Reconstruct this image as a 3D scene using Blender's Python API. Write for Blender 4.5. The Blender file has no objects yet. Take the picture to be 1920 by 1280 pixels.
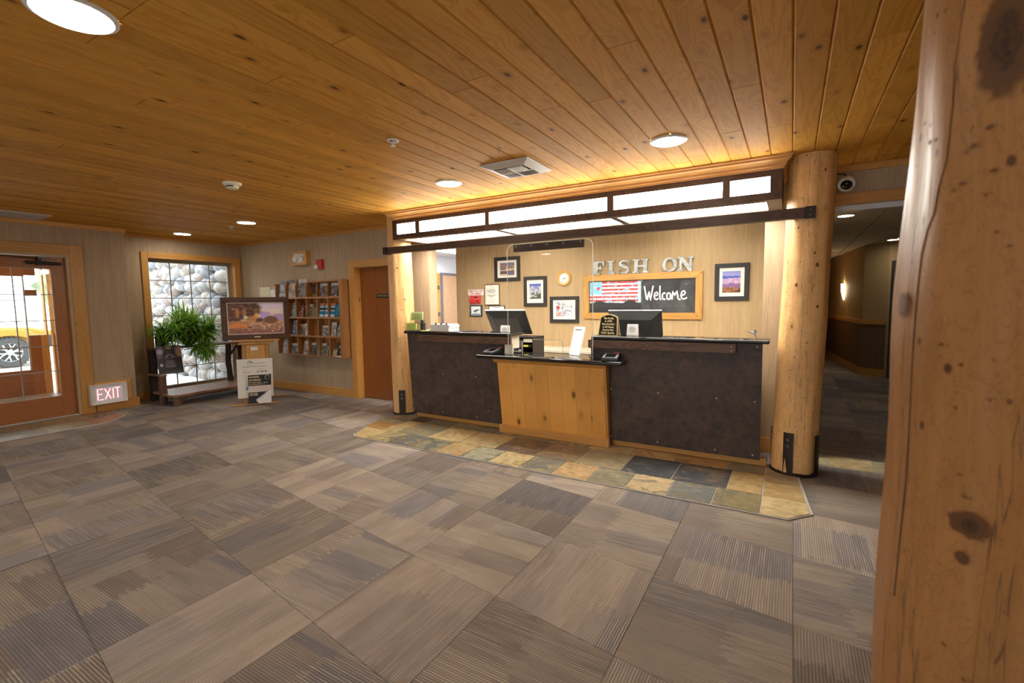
import bpy, bmesh, math, random
from mathutils import Matrix, Vector, noise as mnoise
R = math.radians
PI = math.pi
random.seed(7)
SC = bpy.context.scene
COL = SC.collection

# ------------------------------------------------------------------ camera
CAM_H = 1.45
def _cam():
    yaw, pit, rol = R(30.5836), R(4.78186), R(-0.77682)
    fw = Vector((-math.sin(yaw)*math.cos(pit), math.cos(yaw)*math.cos(pit), -math.sin(pit)))
    rt = Vector((math.cos(yaw), math.sin(yaw), 0)); up = rt.cross(fw)
    r2 = math.cos(rol)*rt + math.sin(rol)*up
    u2 = -math.sin(rol)*rt + math.cos(rol)*up
    m = Matrix((r2, u2, -fw)).transposed().to_4x4()
    m.translation = (0, 0, CAM_H)
    cd = bpy.data.cameras.new('camera'); cd.sensor_width = 36.0; cd.lens = 887.63/1920*36
    cd.clip_start = 0.05; cd.clip_end = 200
    cd.dof.use_dof = True; cd.dof.focus_distance = 5.0; cd.dof.aperture_fstop = 4.0
    o = bpy.data.objects.new('camera', cd); COL.objects.link(o); o.matrix_world = m
    SC.camera = o
_cam()

# ------------------------------------------------------------------ world, light levels, exposure
W = bpy.data.worlds.new('overcast_sky'); SC.world = W; W.use_nodes = True
_bg = W.node_tree.nodes['Background']
_bg.inputs['Color'].default_value = (0.90, 0.95, 1.0, 1)
_bg.inputs['Strength'].default_value = 2.1
SC.view_settings.view_transform = 'Standard'
SC.view_settings.look = 'None'
SC.view_settings.gamma = 1.0
SC.view_settings.use_curve_mapping = False
SC.view_settings.exposure = 1.27
BOX_LIGHT = 11.0          # fluorescent panels of the canopy over the desk
CAN_LIGHT = 25.0         # recessed ceiling lamps
SCONCE_LIGHT = 22.0
WARM = (1.0, 0.93, 0.82)

# ------------------------------------------------------------------ node helpers
class T:
    """quick shader builder around one Principled BSDF"""
    def __init__(s, name, rough=0.6, metal=0.0, spec=0.5):
        s.m = bpy.data.materials.new(name); s.m.use_nodes = True
        s.nt = s.m.node_tree; s.b = s.nt.nodes['Principled BSDF']
        s.out = s.nt.nodes['Material Output']
        s.b.inputs['Roughness'].default_value = rough
        s.b.inputs['Metallic'].default_value = metal
        s.b.inputs['Specular IOR Level'].default_value = spec
    def put(s, inp, v):
        if isinstance(v, bpy.types.NodeSocket): s.nt.links.new(v, inp)
        elif isinstance(v, (tuple, list)) and inp.type == 'RGBA' and len(v) == 3: inp.default_value = (*v, 1)
        else: inp.default_value = v
    def n(s, typ, props=None, **ins):
        nd = s.nt.nodes.new(typ)
        for k, v in (props or {}).items(): setattr(nd, k, v)
        for k, v in ins.items():
            key = int(k[1:]) if k[0] == 'i' and k[1:].isdigit() else k
            s.put(nd.inputs[key], v)
        return nd
    def math(s, op, a, b=0.0, c=None, clamp=False):
        nd = s.n('ShaderNodeMath', {'operation': op, 'use_clamp': clamp}, i0=a, i1=b)
        if c is not None: s.put(nd.inputs[2], c)
        return nd.outputs[0]
    def mix(s, f, a, b, mode='MIX'):
        nd = s.nt.nodes.new('ShaderNodeMix'); nd.data_type = 'RGBA'; nd.blend_type = mode
        s.put(nd.inputs['Factor'], f); s.put(nd.inputs[6], a); s.put(nd.inputs[7], b)
        return nd.outputs[2]
    def obj(s): return s.n('ShaderNodeTexCoord').outputs['Object']
    def gen(s): return s.n('ShaderNodeTexCoord').outputs['Generated']
    def rnd(s): return s.n('ShaderNodeObjectInfo').outputs['Random']
    def ocol(s): return s.n('ShaderNodeObjectInfo').outputs['Color']
    def off(s, vec, amt=(37., 53., 71.)):
        c = s.n('ShaderNodeVectorMath', {'operation': 'SCALE'}, i0=amt); s.put(c.inputs['Scale'], s.rnd())
        return s.n('ShaderNodeVectorMath', {'operation': 'ADD'}, i0=vec, i1=c.outputs[0]).outputs[0]
    def scale(s, vec, sc):
        return s.n('ShaderNodeVectorMath', {'operation': 'MULTIPLY'}, i0=vec, i1=sc).outputs[0]
    def noise(s, vec, scale=1.0, det=2.0, rough=0.5, dist=0.0):
        nd = s.n('ShaderNodeTexNoise', None, Scale=scale, Detail=det, Roughness=rough, Distortion=dist)
        s.put(nd.inputs['Vector'], vec); return nd.outputs['Fac']
    def vor(s, vec, scale=1.0, out='Distance', feat='F1'):
        nd = s.n('ShaderNodeTexVoronoi', {'feature': feat}, Scale=scale); s.put(nd.inputs['Vector'], vec)
        return nd.outputs[out]
    def rng(s, v, a, b, c=0.0, d=1.0, smooth=False):
        nd = s.n('ShaderNodeMapRange', {'interpolation_type': 'SMOOTHSTEP' if smooth else 'LINEAR'}, i0=v, i1=a, i2=b, i3=c, i4=d)
        return nd.outputs[0]
    def sep(s, vec):
        nd = s.n('ShaderNodeSeparateXYZ', None, i0=vec); return nd.outputs
    def comb(s, x=0., y=0., z=0.):
        return s.n('ShaderNodeCombineXYZ', None, i0=x, i1=y, i2=z).outputs[0]
    def color(s, c): s.put(s.b.inputs['Base Color'], c); return s
    def rough(s, c): s.put(s.b.inputs['Roughness'], c); return s
    def bump(s, h, strength=0.3, dist=0.01):
        nd = s.n('ShaderNodeBump', None, Strength=strength, Distance=dist, Height=h)
        s.put(s.b.inputs['Normal'], nd.outputs[0]); return s

def plain(name, c, rough=0.5, metal=0.0, spec=0.5, mottled=0.06):
    """a plain finish with a faint uneven tone"""
    t = T(name, rough, metal, spec)
    f = t.noise(t.obj(), 9.0, 3.0)
    k = t.rng(f, 0.3, 0.7, 1-mottled, 1+mottled)
    t.color(t.mix(1.0, c, t.comb(k, k, k), 'MULTIPLY')); return t.m

def tinted(name, rough=0.5, metal=0.0, mottled=0.08):
    """takes its colour from the object's own colour"""
    t = T(name, rough, metal)
    f = t.noise(t.obj(), 12.0, 3.0)
    k = t.rng(f, 0.3, 0.7, 1-mottled, 1+mottled)
    t.color(t.mix(1.0, t.ocol(), t.comb(k, k, k), 'MULTIPLY')); return t.m

def glow(name, c, strength):
    m = bpy.data.materials.new(name); m.use_nodes = True; nt = m.node_tree
    nt.nodes.remove(nt.nodes['Principled BSDF'])
    e = nt.nodes.new('ShaderNodeEmission'); e.inputs[0].default_value = (*c, 1); e.inputs[1].default_value = strength
    nt.links.new(e.outputs[0], nt.nodes['Material Output'].inputs[0]); return m

def glassy(name, tint=(1, 1, 1), refl=1.0, rough=0.0, ior=1.45, milk=0.0):
    """thin clear sheet: see-through with a Fresnel reflection"""
    m = bpy.data.materials.new(name); m.use_nodes = True; nt = m.node_tree
    nt.nodes.remove(nt.nodes['Principled BSDF'])
    tr = nt.nodes.new('ShaderNodeBsdfTransparent'); tr.inputs[0].default_value = (*tint, 1)
    gl = nt.nodes.new('ShaderNodeBsdfGlossy'); gl.inputs['Roughness'].default_value = rough
    fr = nt.nodes.new('ShaderNodeFresnel'); fr.inputs[0].default_value = ior
    mu = nt.nodes.new('ShaderNodeMath'); mu.operation = 'MULTIPLY'; mu.inputs[1].default_value = refl
    mx = nt.nodes.new('ShaderNodeMixShader')
    L = nt.links.new
    L(fr.outputs[0], mu.inputs[0]); L(mu.outputs[0], mx.inputs[0]); L(tr.outputs[0], mx.inputs[1]); L(gl.outputs[0], mx.inputs[2])
    last = mx
    if milk:
        df = nt.nodes.new('ShaderNodeBsdfDiffuse'); df.inputs[0].default_value = (0.9, 0.9, 0.88, 1)
        m2 = nt.nodes.new('ShaderNodeMixShader'); m2.inputs[0].default_value = milk
        L(mx.outputs[0], m2.inputs[1]); L(df.outputs[0], m2.inputs[2]); last = m2
    L(last.outputs[0], nt.nodes['Material Output'].inputs[0]); return m

AX = {'X': 0, 'Y': 1, 'Z': 2}
def wood(name, base, dark, axis='Y', knot=(0.07, 0.03, 0.012), rough=0.42, spec=0.4, knots=1.0, fig=1.0, jitter=0.12, big=1.0, worm=0.0, patch=0.0, coat=0.0, kscale=1.0):
    """sawn timber: stretched rings that bend round the knots, fine fibre, tone from piece to piece"""
    t = T(name, rough, spec=spec)
    a = AX[axis]
    v = t.off(t.obj())
    def st(cross, along):
        s = [cross]*3; s[a] = along; return t.scale(v, tuple(s))
    kd = t.vor(st(4.6*kscale, 2.3*kscale), 1.0)
    near = t.rng(kd, 0.0, 0.42, 1.0, 0.0, True)
    g = t.noise(st(5.5*big, 0.55*big), 1.0, 2.0, 0.5, 0.3)
    g = t.math('ADD', g, t.math('MULTIPLY', near, 0.16))
    rings = t.math('SINE', t.math('MULTIPLY', g, 95.0))
    rings = t.rng(rings, -0.2, 1.0, 0.0, 1.0, True)
    fibre = t.noise(st(190.0, 2.5), 1.0, 3.0, 0.6)
    tone = t.noise(st(2.2, 0.35), 1.0, 2.0)
    f = t.math('ADD', t.math('MULTIPLY', rings, 0.42*fig), t.math('MULTIPLY', t.rng(fibre, 0.3, 0.75), 0.34))
    f = t.math('ADD', f, t.math('MULTIPLY', t.rng(tone, 0.35, 0.65, -0.5, 0.5), 0.35), clamp=True)
    c = t.mix(f, base, dark)
    if patch:
        pn = t.noise(st(7.0, 3.0), 1.0, 4.0, 0.6)
        c = t.mix(t.math('MULTIPLY', t.rng(pn, 0.5, 0.72), patch), c, tuple(x*0.55 for x in base))
    j = t.rng(t.rnd(), 0, 1, 1-jitter, 1+jitter)
    c = t.mix(1.0, c, t.comb(j, j, j), 'MULTIPLY')
    if knots:
        km = t.math('MULTIPLY', t.rng(kd, 0.03*knots, 0.11*knots, 1.0, 0.0, True), 0.92)
        halo = t.math('MULTIPLY', t.rng(kd, 0.08*knots, 0.22*knots, 1.0, 0.0, True), 0.30)
        c = t.mix(halo, c, tuple(x*0.6 for x in dark)); c = t.mix(km, c, knot)
    h = fibre
    if worm:
        wv = t.noise(st(38.0, 16.0), 1.0, 3.0, 0.6, 1.6)
        ws = t.rng(t.math('ABSOLUTE', t.math('SUBTRACT', wv, 0.5)), 0.0, 0.03, 1.0, 0.0)
        c = t.mix(t.math('MULTIPLY', ws, worm), c, tuple(x*0.72 for x in dark))
        ck = t.noise(st(15.0, 0.45), 1.0, 4.0, 0.65)
        cs = t.rng(t.math('ABSOLUTE', t.math('SUBTRACT', ck, 0.5)), 0.0, 0.006, 0.75, 0.0)
        c = t.mix(t.math('MULTIPLY', cs, worm*1.6, clamp=True), c, knot)
        pk = t.vor(st(16.0, 11.0), 1.0)
        c = t.mix(t.rng(pk, 0.05, 0.10, 0.85, 0.0), c, knot)
        h = t.math('SUBTRACT', t.noise(st(9.0, 3.0), 1.0, 4.0), t.math('MULTIPLY', cs, 0.5))
    t.color(c); t.bump(h, 0.25 if not worm else 0.5, 0.004 if not worm else 0.012)
    if coat:
        t.put(t.b.inputs['Coat Weight'], coat); t.put(t.b.inputs['Coat Roughness'], 0.25)
    return t.m

class Art:
    """flat print painted in layers over the panel's own extent (u across, v up)"""
    def __init__(s, name, base, rough=0.55, u='X', v='Z'):
        s.t = T(name, rough); g = s.t.sep(s.t.gen())
        s.u, s.v = g[AX[u]], g[AX[v]]
        s.vec = s.t.comb(s.u, s.v, 0.0); s.c = base
    def lay(s, mask, c): s.c = s.t.mix(mask, s.c, c); return s
    def grad(s, c0, c1, y0=0., y1=1.):
        s.c = s.t.mix(s.t.rng(s.v, y0, y1), c0, c1); return s
    def band(s, x, a, b):
        return s.t.math('MULTIPLY', s.t.math('GREATER_THAN', x, a), s.t.math('LESS_THAN', x, b))
    def rect(s, x0, x1, y0, y1, c, k=1.0):
        m = s.t.math('MULTIPLY', s.band(s.u, x0, x1), s.band(s.v, y0, y1))
        return s.lay(s.t.math('MULTIPLY', m, k), c)
    def wob(s, sc, amp, seed=0.0, det=3.0):
        n = s.t.noise(s.t.n('ShaderNodeVectorMath', {'operation': 'ADD'}, i0=s.vec, i1=(seed, seed*1.7, seed)).outputs[0], sc, det)
        return s.t.math('MULTIPLY', s.t.math('SUBTRACT', n, 0.5), amp)
    def hill(s, y, amp, sc, c, seed=1.0, slope=0.0, soft=0.01):
        h = s.t.math('ADD', s.t.math('ADD', y, s.wob(sc, amp, seed)), s.t.math('MULTIPLY', s.u, slope))
        return s.lay(s.t.rng(s.t.math('SUBTRACT', h, s.v), -soft, soft), c)
    def ell(s, cx, cy, rx, ry, c, amp=0.0, sc=12., seed=3., soft=0.12, k=1.0):
        a = s.t.math('DIVIDE', s.t.math('SUBTRACT', s.u, cx), rx); b = s.t.math('DIVIDE', s.t.math('SUBTRACT', s.v, cy), ry)
        d = s.t.math('SQRT', s.t.math('ADD', s.t.math('MULTIPLY', a, a), s.t.math('MULTIPLY', b, b)))
        if amp: d = s.t.math('ADD', d, s.wob(sc, amp, seed))
        return s.lay(s.t.math('MULTIPLY', s.t.rng(d, 1+soft, 1-soft), k), c)
    def fleck(s, c, sc, thr, seed=2., x0=-1., x1=2., y0=-1., y1=2., k=1.0, soft=0.04):
        n = s.t.math('ADD', s.wob(sc, 1.0, seed, 4.0), 0.5)
        m = s.t.math('MULTIPLY', s.t.rng(n, thr-soft, thr+soft), s.t.math('MULTIPLY', s.band(s.u, x0, x1), s.band(s.v, y0, y1)))
        return s.lay(s.t.math('MULTIPLY', m, k), c)
    def done(s): s.t.color(s.c); return s.t.m

# ------------------------------------------------------------------ mesh helpers
XF = {}
def tag(o, label=None, cat=None, group=None, kind=None):
    if label: o['label'] = label
    if cat: o['category'] = cat
    if group: o['group'] = group
    if kind: o['kind'] = kind
    return o
def thing(name, loc, label, cat, group=None, rz=0.0):
    o = bpy.data.objects.new(name, None); COL.objects.link(o)
    o.empty_display_size = 0.1
    o.location = loc; o.rotation_euler = (0, 0, rz)
    XF[o.name] = Matrix.Translation(loc) @ Matrix.Rotation(rz, 4, 'Z')
    return tag(o, label, cat, group)
def clone(root, loc, rz, label, group=None, name=None, tint=None):
    def cp(o, par):
        c = o.copy(); COL.objects.link(c)
        if par: c.parent = par
        if tint and o.type == 'MESH' and o.get('tint'): c.color = (*tint, 1)
        for ch in [k for k in ALLKIDS.get(o.name, [])]: cp(ch, c)
        return c
    c = cp(root, None); c.location = loc; c.rotation_euler = (0, 0, rz)
    XF[c.name] = Matrix.Translation(loc) @ Matrix.Rotation(rz, 4, 'Z')
    tag(c, label, None, group); return c
ALLKIDS = {}

class MB:
    def __init__(s): s.v = []; s.f = []
    def add(s, vs, fs):
        k = len(s.v); s.v += [Vector(p) for p in vs]; s.f += [[i+k for i in f] for f in fs]; return s
    def box(s, x0, x1, y0, y1, z0, z1):
        vs = [(x0,y0,z0),(x1,y0,z0),(x1,y1,z0),(x0,y1,z0),(x0,y0,z1),(x1,y0,z1),(x1,y1,z1),(x0,y1,z1)]
        return s.add(vs, [(0,3,2,1),(4,5,6,7),(0,1,5,4),(1,2,6,5),(2,3,7,6),(3,0,4,7)])
    def obox(s, c, size, rot=(0, 0, 0)):
        from mathutils import Euler
        m = Euler(rot).to_matrix(); k = len(s.v)
        hx, hy, hz = (x/2 for x in size)
        s.box(-hx, hx, -hy, hy, -hz, hz)
        for i in range(k, k+8): s.v[i] = m @ s.v[i] + Vector(c)
        return s
    def prism(s, pts, o, ex, ey, ez, d0, d1):
        """2D outline pts (ccw) in plane ex/ey at o, extruded along ez from d0 to d1"""
        o, ex, ey, ez = Vector(o), Vector(ex), Vector(ey), Vector(ez); n = len(pts)
        vs = [o+ex*p[0]+ey*p[1]+ez*d0 for p in pts] + [o+ex*p[0]+ey*p[1]+ez*d1 for p in pts]
        fs = [tuple(range(n-1, -1, -1)), tuple(range(n, 2*n))] + [(i, (i+1) % n, n+(i+1) % n, n+i) for i in range(n)]
        return s.add(vs, fs)
    def poly(s, pts, z0, z1):
        return s.prism(pts, (0,0,0), (1,0,0), (0,1,0), (0,0,1), z0, z1)
    def xz(s, pts, y0, y1):
        """outline in x,z extruded along y (y0 is the face towards -y)"""
        return s.prism(pts, (0,0,0), (1,0,0), (0,0,1), (0,1,0), y0, y1)
    def lathe(s, prof, c=(0,0,0), n=24, axis='Z', a0=0.0, a1=2*PI, cap=True):
        c = Vector(c); full = abs(a1-a0-2*PI) < 1e-6; m = n if full else n+1; k = len(s.v); np_ = len(prof)
        for r, h in prof:
            for i in range(m):
                a = a0+(a1-a0)*i/n; x, y = r*math.cos(a), r*math.sin(a)
                p = {'Z': (x, y, h), 'Y': (x, h, -y), 'X': (h, x, y)}[axis]
                s.v.append(c+Vector(p))
        for j in range(np_-1):
            for i in range(n):
                i2 = (i+1) % m
                s.f.append([k+j*m+i, k+j*m+i2, k+(j+1)*m+i2, k+(j+1)*m+i])
        if cap and full:
            if prof[0][0] > 1e-5: s.f.append([k+i for i in range(m-1, -1, -1)])
            if prof[-1][0] > 1e-5: s.f.append([k+(np_-1)*m+i for i in range(m)])
        return s
    def tube(s, pts, r, n=8, cap=True, flat=1.0):
        pts = [Vector(p) for p in pts]; k = len(s.v); rr = r if isinstance(r, (list, tuple)) else [r]*len(pts)
        prev = None
        for i, p in enumerate(pts):
            d = (pts[min(i+1, len(pts)-1)]-pts[max(i-1, 0)]).normalized()
            if prev is None:
                up = Vector((0,0,1)) if abs(d.z) < 0.9 else Vector((1,0,0)); a = d.cross(up).normalized()
            else:
                a = (prev - d*prev.dot(d)).normalized()
            prev = a; b = d.cross(a)
            for j in range(n):
                t = 2*PI*j/n; s.v.append(p + (a*math.cos(t)*flat + b*math.sin(t))*rr[i])
        for i in range(len(pts)-1):
            for j in range(n):
                j2 = (j+1) % n
                s.f.append([k+i*n+j, k+i*n+j2, k+(i+1)*n+j2, k+(i+1)*n+j])
        if cap:
            s.f.append([k+j for j in range(n-1, -1, -1)]); s.f.append([k+(len(pts)-1)*n+j for j in range(n)])
        return s
    def cyl(s, p0, p1, r0, r1=None, n=16): return s.tube([p0, p1], [r0, r0 if r1 is None else r1], n)
    def text(s, txt, h, o, ex, ey, ez, d=0.002, align='CENTER', bold=0.0, spacing=1.0, width=None):
        cu = bpy.data.curves.new('lettering', 'FONT'); cu.body = txt; cu.size = h; cu.align_x = align; cu.align_y = 'CENTER'
        cu.space_line = spacing; cu.offset = bold; cu.extrude = 0.0; cu.resolution_u = 2
        ob = bpy.data.objects.new('lettering', cu); COL.objects.link(ob)
        dg = bpy.context.evaluated_depsgraph_get(); me = bpy.data.meshes.new_from_object(ob.evaluated_get(dg))
        bpy.data.objects.remove(ob); bpy.data.curves.remove(cu)
        o, ex, ey, ez = Vector(o), Vector(ex), Vector(ey), Vector(ez)
        sx = 1.0
        if width and len(me.vertices):
            xs = [v.co.x for v in me.vertices]; sx = width/(max(xs)-min(xs))
        s.add([o+ex*v.co.x*sx+ey*v.co.y+ez*d for v in me.vertices], [tuple(p.vertices) for p in me.polygons])
        bpy.data.meshes.remove(me); return s
    def build(s, name, mat, parent=None, bevel=0.0, smooth=False, local=False, segs=2, color=None, sharp=38, origin=None, kind=None):
        me = bpy.data.meshes.new(name)
        if parent is not None:
            M = XF[parent.name]; vs = s.v if local else [M.inverted() @ v for v in s.v]
        else:
            if origin is None:
                xs = [v.x for v in s.v]; ys = [v.y for v in s.v]; zs = [v.z for v in s.v]
                origin = Vector(((min(xs)+max(xs))/2, (min(ys)+max(ys))/2, min(zs)))
            origin = Vector(origin); vs = [v-origin for v in s.v]
        me.from_pydata([tuple(v) for v in vs], [], s.f)
        bm = bmesh.new(); bm.from_mesh(me); bmesh.ops.recalc_face_normals(bm, faces=bm.faces); bm.to_mesh(me); bm.free()
        if smooth:
            me.polygons.foreach_set('use_smooth', [True]*len(me.polygons)); me.set_sharp_from_angle(angle=R(sharp))
        me.materials.append(mat)
        o = bpy.data.objects.new(name, me); COL.objects.link(o)
        if parent is not None:
            o.parent = parent; XF[o.name] = XF[parent.name]; ALLKIDS.setdefault(parent.name, []).append(o)
        else:
            o.location = origin; XF[o.name] = Matrix.Translation(origin)
        if bevel:
            b = o.modifiers.new('soft_edge', 'BEVEL'); b.width = bevel; b.segments = segs; b.limit_method = 'ANGLE'; b.angle_limit = R(40)
        if color: o.color = (*color, 1); o['tint'] = True
        if kind: o['kind'] = kind
        return o

def struct(mb, name, mat, parent=None, **k):
    o = mb.build(name, mat, parent, **k)
    if parent is None: o['kind'] = 'structure'
    return o

# ------------------------------------------------------------------ materials
PINE = wood('knotty_pine_boards', (0.70, 0.355, 0.066), (0.50, 0.21, 0.034), 'Y', knots=1.2, fig=0.8, jitter=0.14, rough=0.6, spec=0.06, kscale=1.55)
FIRX = wood('fir_trim_across', (0.66, 0.34, 0.090), (0.46, 0.20, 0.046), 'X', knots=0.6, fig=0.6, rough=0.36, kscale=0.7)
FIRY = wood('fir_trim_deep', (0.66, 0.34, 0.090), (0.46, 0.20, 0.046), 'Y', knots=0.6, fig=0.6, rough=0.36, kscale=0.7)
FIRZ = wood('fir_trim_upright', (0.66, 0.34, 0.090), (0.46, 0.20, 0.046), 'Z', knots=0.5, fig=0.6, rough=0.36, kscale=0.7)
REDX = wood('cedar_rail', (0.40, 0.16, 0.055), (0.25, 0.085, 0.03), 'Y', knots=0, fig=0.6, rough=0.33)
REDZ = wood('cedar_stile', (0.40, 0.16, 0.055), (0.25, 0.085, 0.03), 'Z', knots=0, fig=0.6, rough=0.33)
DOORW = wood('mahogany_veneer', (0.34, 0.115, 0.028), (0.23, 0.065, 0.014), 'Z', knots=0, fig=0.35, rough=0.33, jitter=0.0, big=0.6)
PODW = wood('pine_desk_front', (0.90, 0.445, 0.105), (0.70, 0.30, 0.058), 'Z', knots=1.35, fig=0.35, rough=0.36, jitter=0.06, kscale=1.25, knot=(0.10, 0.035, 0.012))
BEAMX = wood('dark_stained_beam', (0.075, 0.043, 0.028), (0.028, 0.016, 0.011), 'X', knots=0.5, fig=1.0, rough=0.5)
BARKX = wood('dark_stained_board', (0.17, 0.090, 0.055), (0.062, 0.034, 0.022), 'X', knots=0.5, fig=1.0, rough=0.5)
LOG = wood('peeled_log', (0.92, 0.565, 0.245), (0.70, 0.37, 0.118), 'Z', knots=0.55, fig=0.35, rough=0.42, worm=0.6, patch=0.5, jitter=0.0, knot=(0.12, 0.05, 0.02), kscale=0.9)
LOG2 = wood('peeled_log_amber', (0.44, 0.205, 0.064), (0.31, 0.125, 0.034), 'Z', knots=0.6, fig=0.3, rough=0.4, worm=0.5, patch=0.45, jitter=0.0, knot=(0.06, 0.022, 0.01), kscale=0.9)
RACKW = wood('oak_rack', (0.44, 0.20, 0.065), (0.31, 0.12, 0.035), 'X', knots=0, fig=0.5, rough=0.4)
RACKZ = wood('oak_rack_upright', (0.44, 0.20, 0.065), (0.31, 0.12, 0.035), 'Z', knots=0, fig=0.5, rough=0.4)
EASW = wood('honey_oak', (0.62, 0.32, 0.09), (0.46, 0.20, 0.05), 'X', knots=0, fig=0.5, rough=0.4)
RUSTIC = wood('weathered_bark_wood', (0.20, 0.105, 0.06), (0.085, 0.045, 0.028), 'Z', knots=0.5, fig=0.9, rough=0.55, worm=0.3)
RUSTICY = wood('weathered_bench_plank', (0.33, 0.19, 0.125), (0.17, 0.09, 0.06), 'Y', knots=0.4, fig=0.9, rough=0.35)
DKBARK = plain('dark_bark', (0.045, 0.026, 0.018), 0.8, mottled=0.3)
PALEW = plain('pale_maple', (0.78, 0.60, 0.34), 0.4)

def wallpaper(name, base, dark, pit=1.0):
    t = T(name, 0.75, spec=0.3); v = t.obj()
    n1 = t.noise(t.scale(v, (170, 170, 5)), 1.0, 3.0, 0.65)
    n2 = t.noise(t.scale(v, (24, 24, 1.2)), 1.0, 3.0, 0.6)
    n3 = t.noise(t.scale(v, (90, 90, 260)), 1.0, 2.0, 0.6)
    f = t.math('ADD', t.math('MULTIPLY', t.rng(n1, 0.3, 0.7), 0.5), t.math('MULTIPLY', t.rng(n2, 0.3, 0.7), 0.35))
    f = t.math('ADD', f, t.math('MULTIPLY', t.rng(n3, 0.3, 0.7), 0.2), clamp=True)
    t.color(t.mix(f, base, dark)); t.bump(n1, 0.15, 0.003); return t.m
PAPER = wallpaper('grasscloth_wallpaper', (0.58, 0.435, 0.285), (0.36, 0.26, 0.16))
PAPERO = wallpaper('office_wallpaper', (0.55, 0.395, 0.215), (0.36, 0.245, 0.122))
PAPERD = wallpaper('hall_wallpaper', (0.50, 0.34, 0.16), (0.40, 0.26, 0.12))
PAPERL = wallpaper('hall_wainscot_paper', (0.22, 0.14, 0.075), (0.15, 0.09, 0.05))
WHITEW = plain('white_painted_wall', (0.82, 0.83, 0.85), 0.7, mottled=0.01)
ACOU = plain('acoustic_tile', (0.62, 0.54, 0.42), 0.9, mottled=0.05)
PANEL = glow('added_light_panel', (0.97, 0.98, 1.0), 16.0)
STEELT = plain('ceiling_grid_steel', (0.45, 0.40, 0.33), 0.5)

def carpet(name, rib):      # rib: axis along which the ribs run
    t = T(name, 0.95, spec=0.1); v = t.obj(); q = t.sep(v)
    al, ac = (q[0], q[1]) if rib == 'X' else (q[1], q[0])
    r = t.rnd(); seed = t.math('MULTIPLY', r, 91.0); PIT = 0.0118
    def wn(x, y):
        nd = t.n('ShaderNodeTexWhiteNoise', {'noise_dimensions': '3D'}); t.put(nd.inputs['Vector'], t.comb(x, y, seed)); return nd.outputs['Value']
    ribn = t.math('FLOOR', t.math('DIVIDE', ac, PIT))
    jag = t.math('MULTIPLY', t.math('SUBTRACT', wn(ribn, 3.3), 0.5), 0.09)
    s1 = t.math('FRACT', t.math('MULTIPLY', r, 5.3)); s2 = t.math('FRACT', t.math('MULTIPLY', r, 9.7))
    la = t.math('FLOOR', t.math('ADD', t.math('MULTIPLY', t.math('ADD', al, jag), 2.2), s1))
    lc = t.math('FLOOR', t.math('ADD', t.math('MULTIPLY', ac, 2.3), s2))
    la2 = t.math('FLOOR', t.math('ADD', t.math('MULTIPLY', al, 2.2), s1))
    blk = t.math('ADD', t.math('MULTIPLY', wn(la, lc), 0.45), t.math('MULTIPLY', wn(la2, lc), 0.55)); blk2 = wn(t.math('ADD', la, 31.0), t.math('FLOOR', t.math('ADD', t.math('MULTIPLY', ac, 6.0), s1)))
    soft = t.noise(t.comb(t.math('MULTIPLY', al, 3.0), t.math('MULTIPLY', ac, 9.0), seed), 1.0, 3.0, 0.55)
    c = t.mix(t.rng(blk, 0.0, 0.55), (0.228, 0.190, 0.172), (0.325, 0.280, 0.250))
    c = t.mix(t.math('MULTIPLY', t.rng(blk, 0.58, 0.72), 0.8), c, (0.200, 0.192, 0.212))
    c = t.mix(t.math('MULTIPLY', t.math('GREATER_THAN', blk2, 0.72), 0.55), c, (0.41, 0.345, 0.28))
    k = t.rng(soft, 0.3, 0.7, 0.86, 1.14)
    c = t.mix(1.0, c, t.comb(k, k, k), 'MULTIPLY')
    k = t.rng(t.math('FRACT', t.math('MULTIPLY', r, 13.7)), 0, 1, 0.66, 1.28)
    c = t.mix(1.0, c, t.comb(k, k, k), 'MULTIPLY')
    ribw = t.math('SINE', t.math('MULTIPLY', ac, 2*PI/PIT))
    rm = t.rng(ribw, 0.0, 0.8, 0, 1, True)
    dash = t.noise(t.comb(t.math('MULTIPLY', al, 3.0), t.math('MULTIPLY', ribn, 1.7), seed), 1.0, 2.0, 0.6)
    ton = t.math('ADD', 0.26, t.math('MULTIPLY', t.math('GREATER_THAN', wn(t.math('ADD', la, 7.0), lc), 0.45), 0.42))
    dm = t.math('MULTIPLY', t.math('MULTIPLY', rm, ton), t.rng(dash, 0.40, 0.66, 0.22, 1.0))
    c = t.mix(dm, c, (0.66, 0.55, 0.41))
    c = t.mix(t.math('MULTIPLY', t.rng(ribw, -0.2, -0.9, 0, 1, True), 0.30), c, (0.09, 0.075, 0.068))
    fz = t.noise(t.scale(v, (420, 420, 420)), 1.0, 2.0, 0.7)
    fk = t.rng(fz, 0.25, 0.75, 0.76, 1.24)
    c = t.mix(1.0, c, t.comb(fk, fk, fk), 'MULTIPLY')
    t.color(c); t.bump(t.math('ADD', ribw, t.math('MULTIPLY', fz, 2.0)), 0.3, 0.003); return t.m
CARX = carpet('ribbed_carpet_across', 'X'); CARY = carpet('ribbed_carpet_deep', 'Y')

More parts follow.
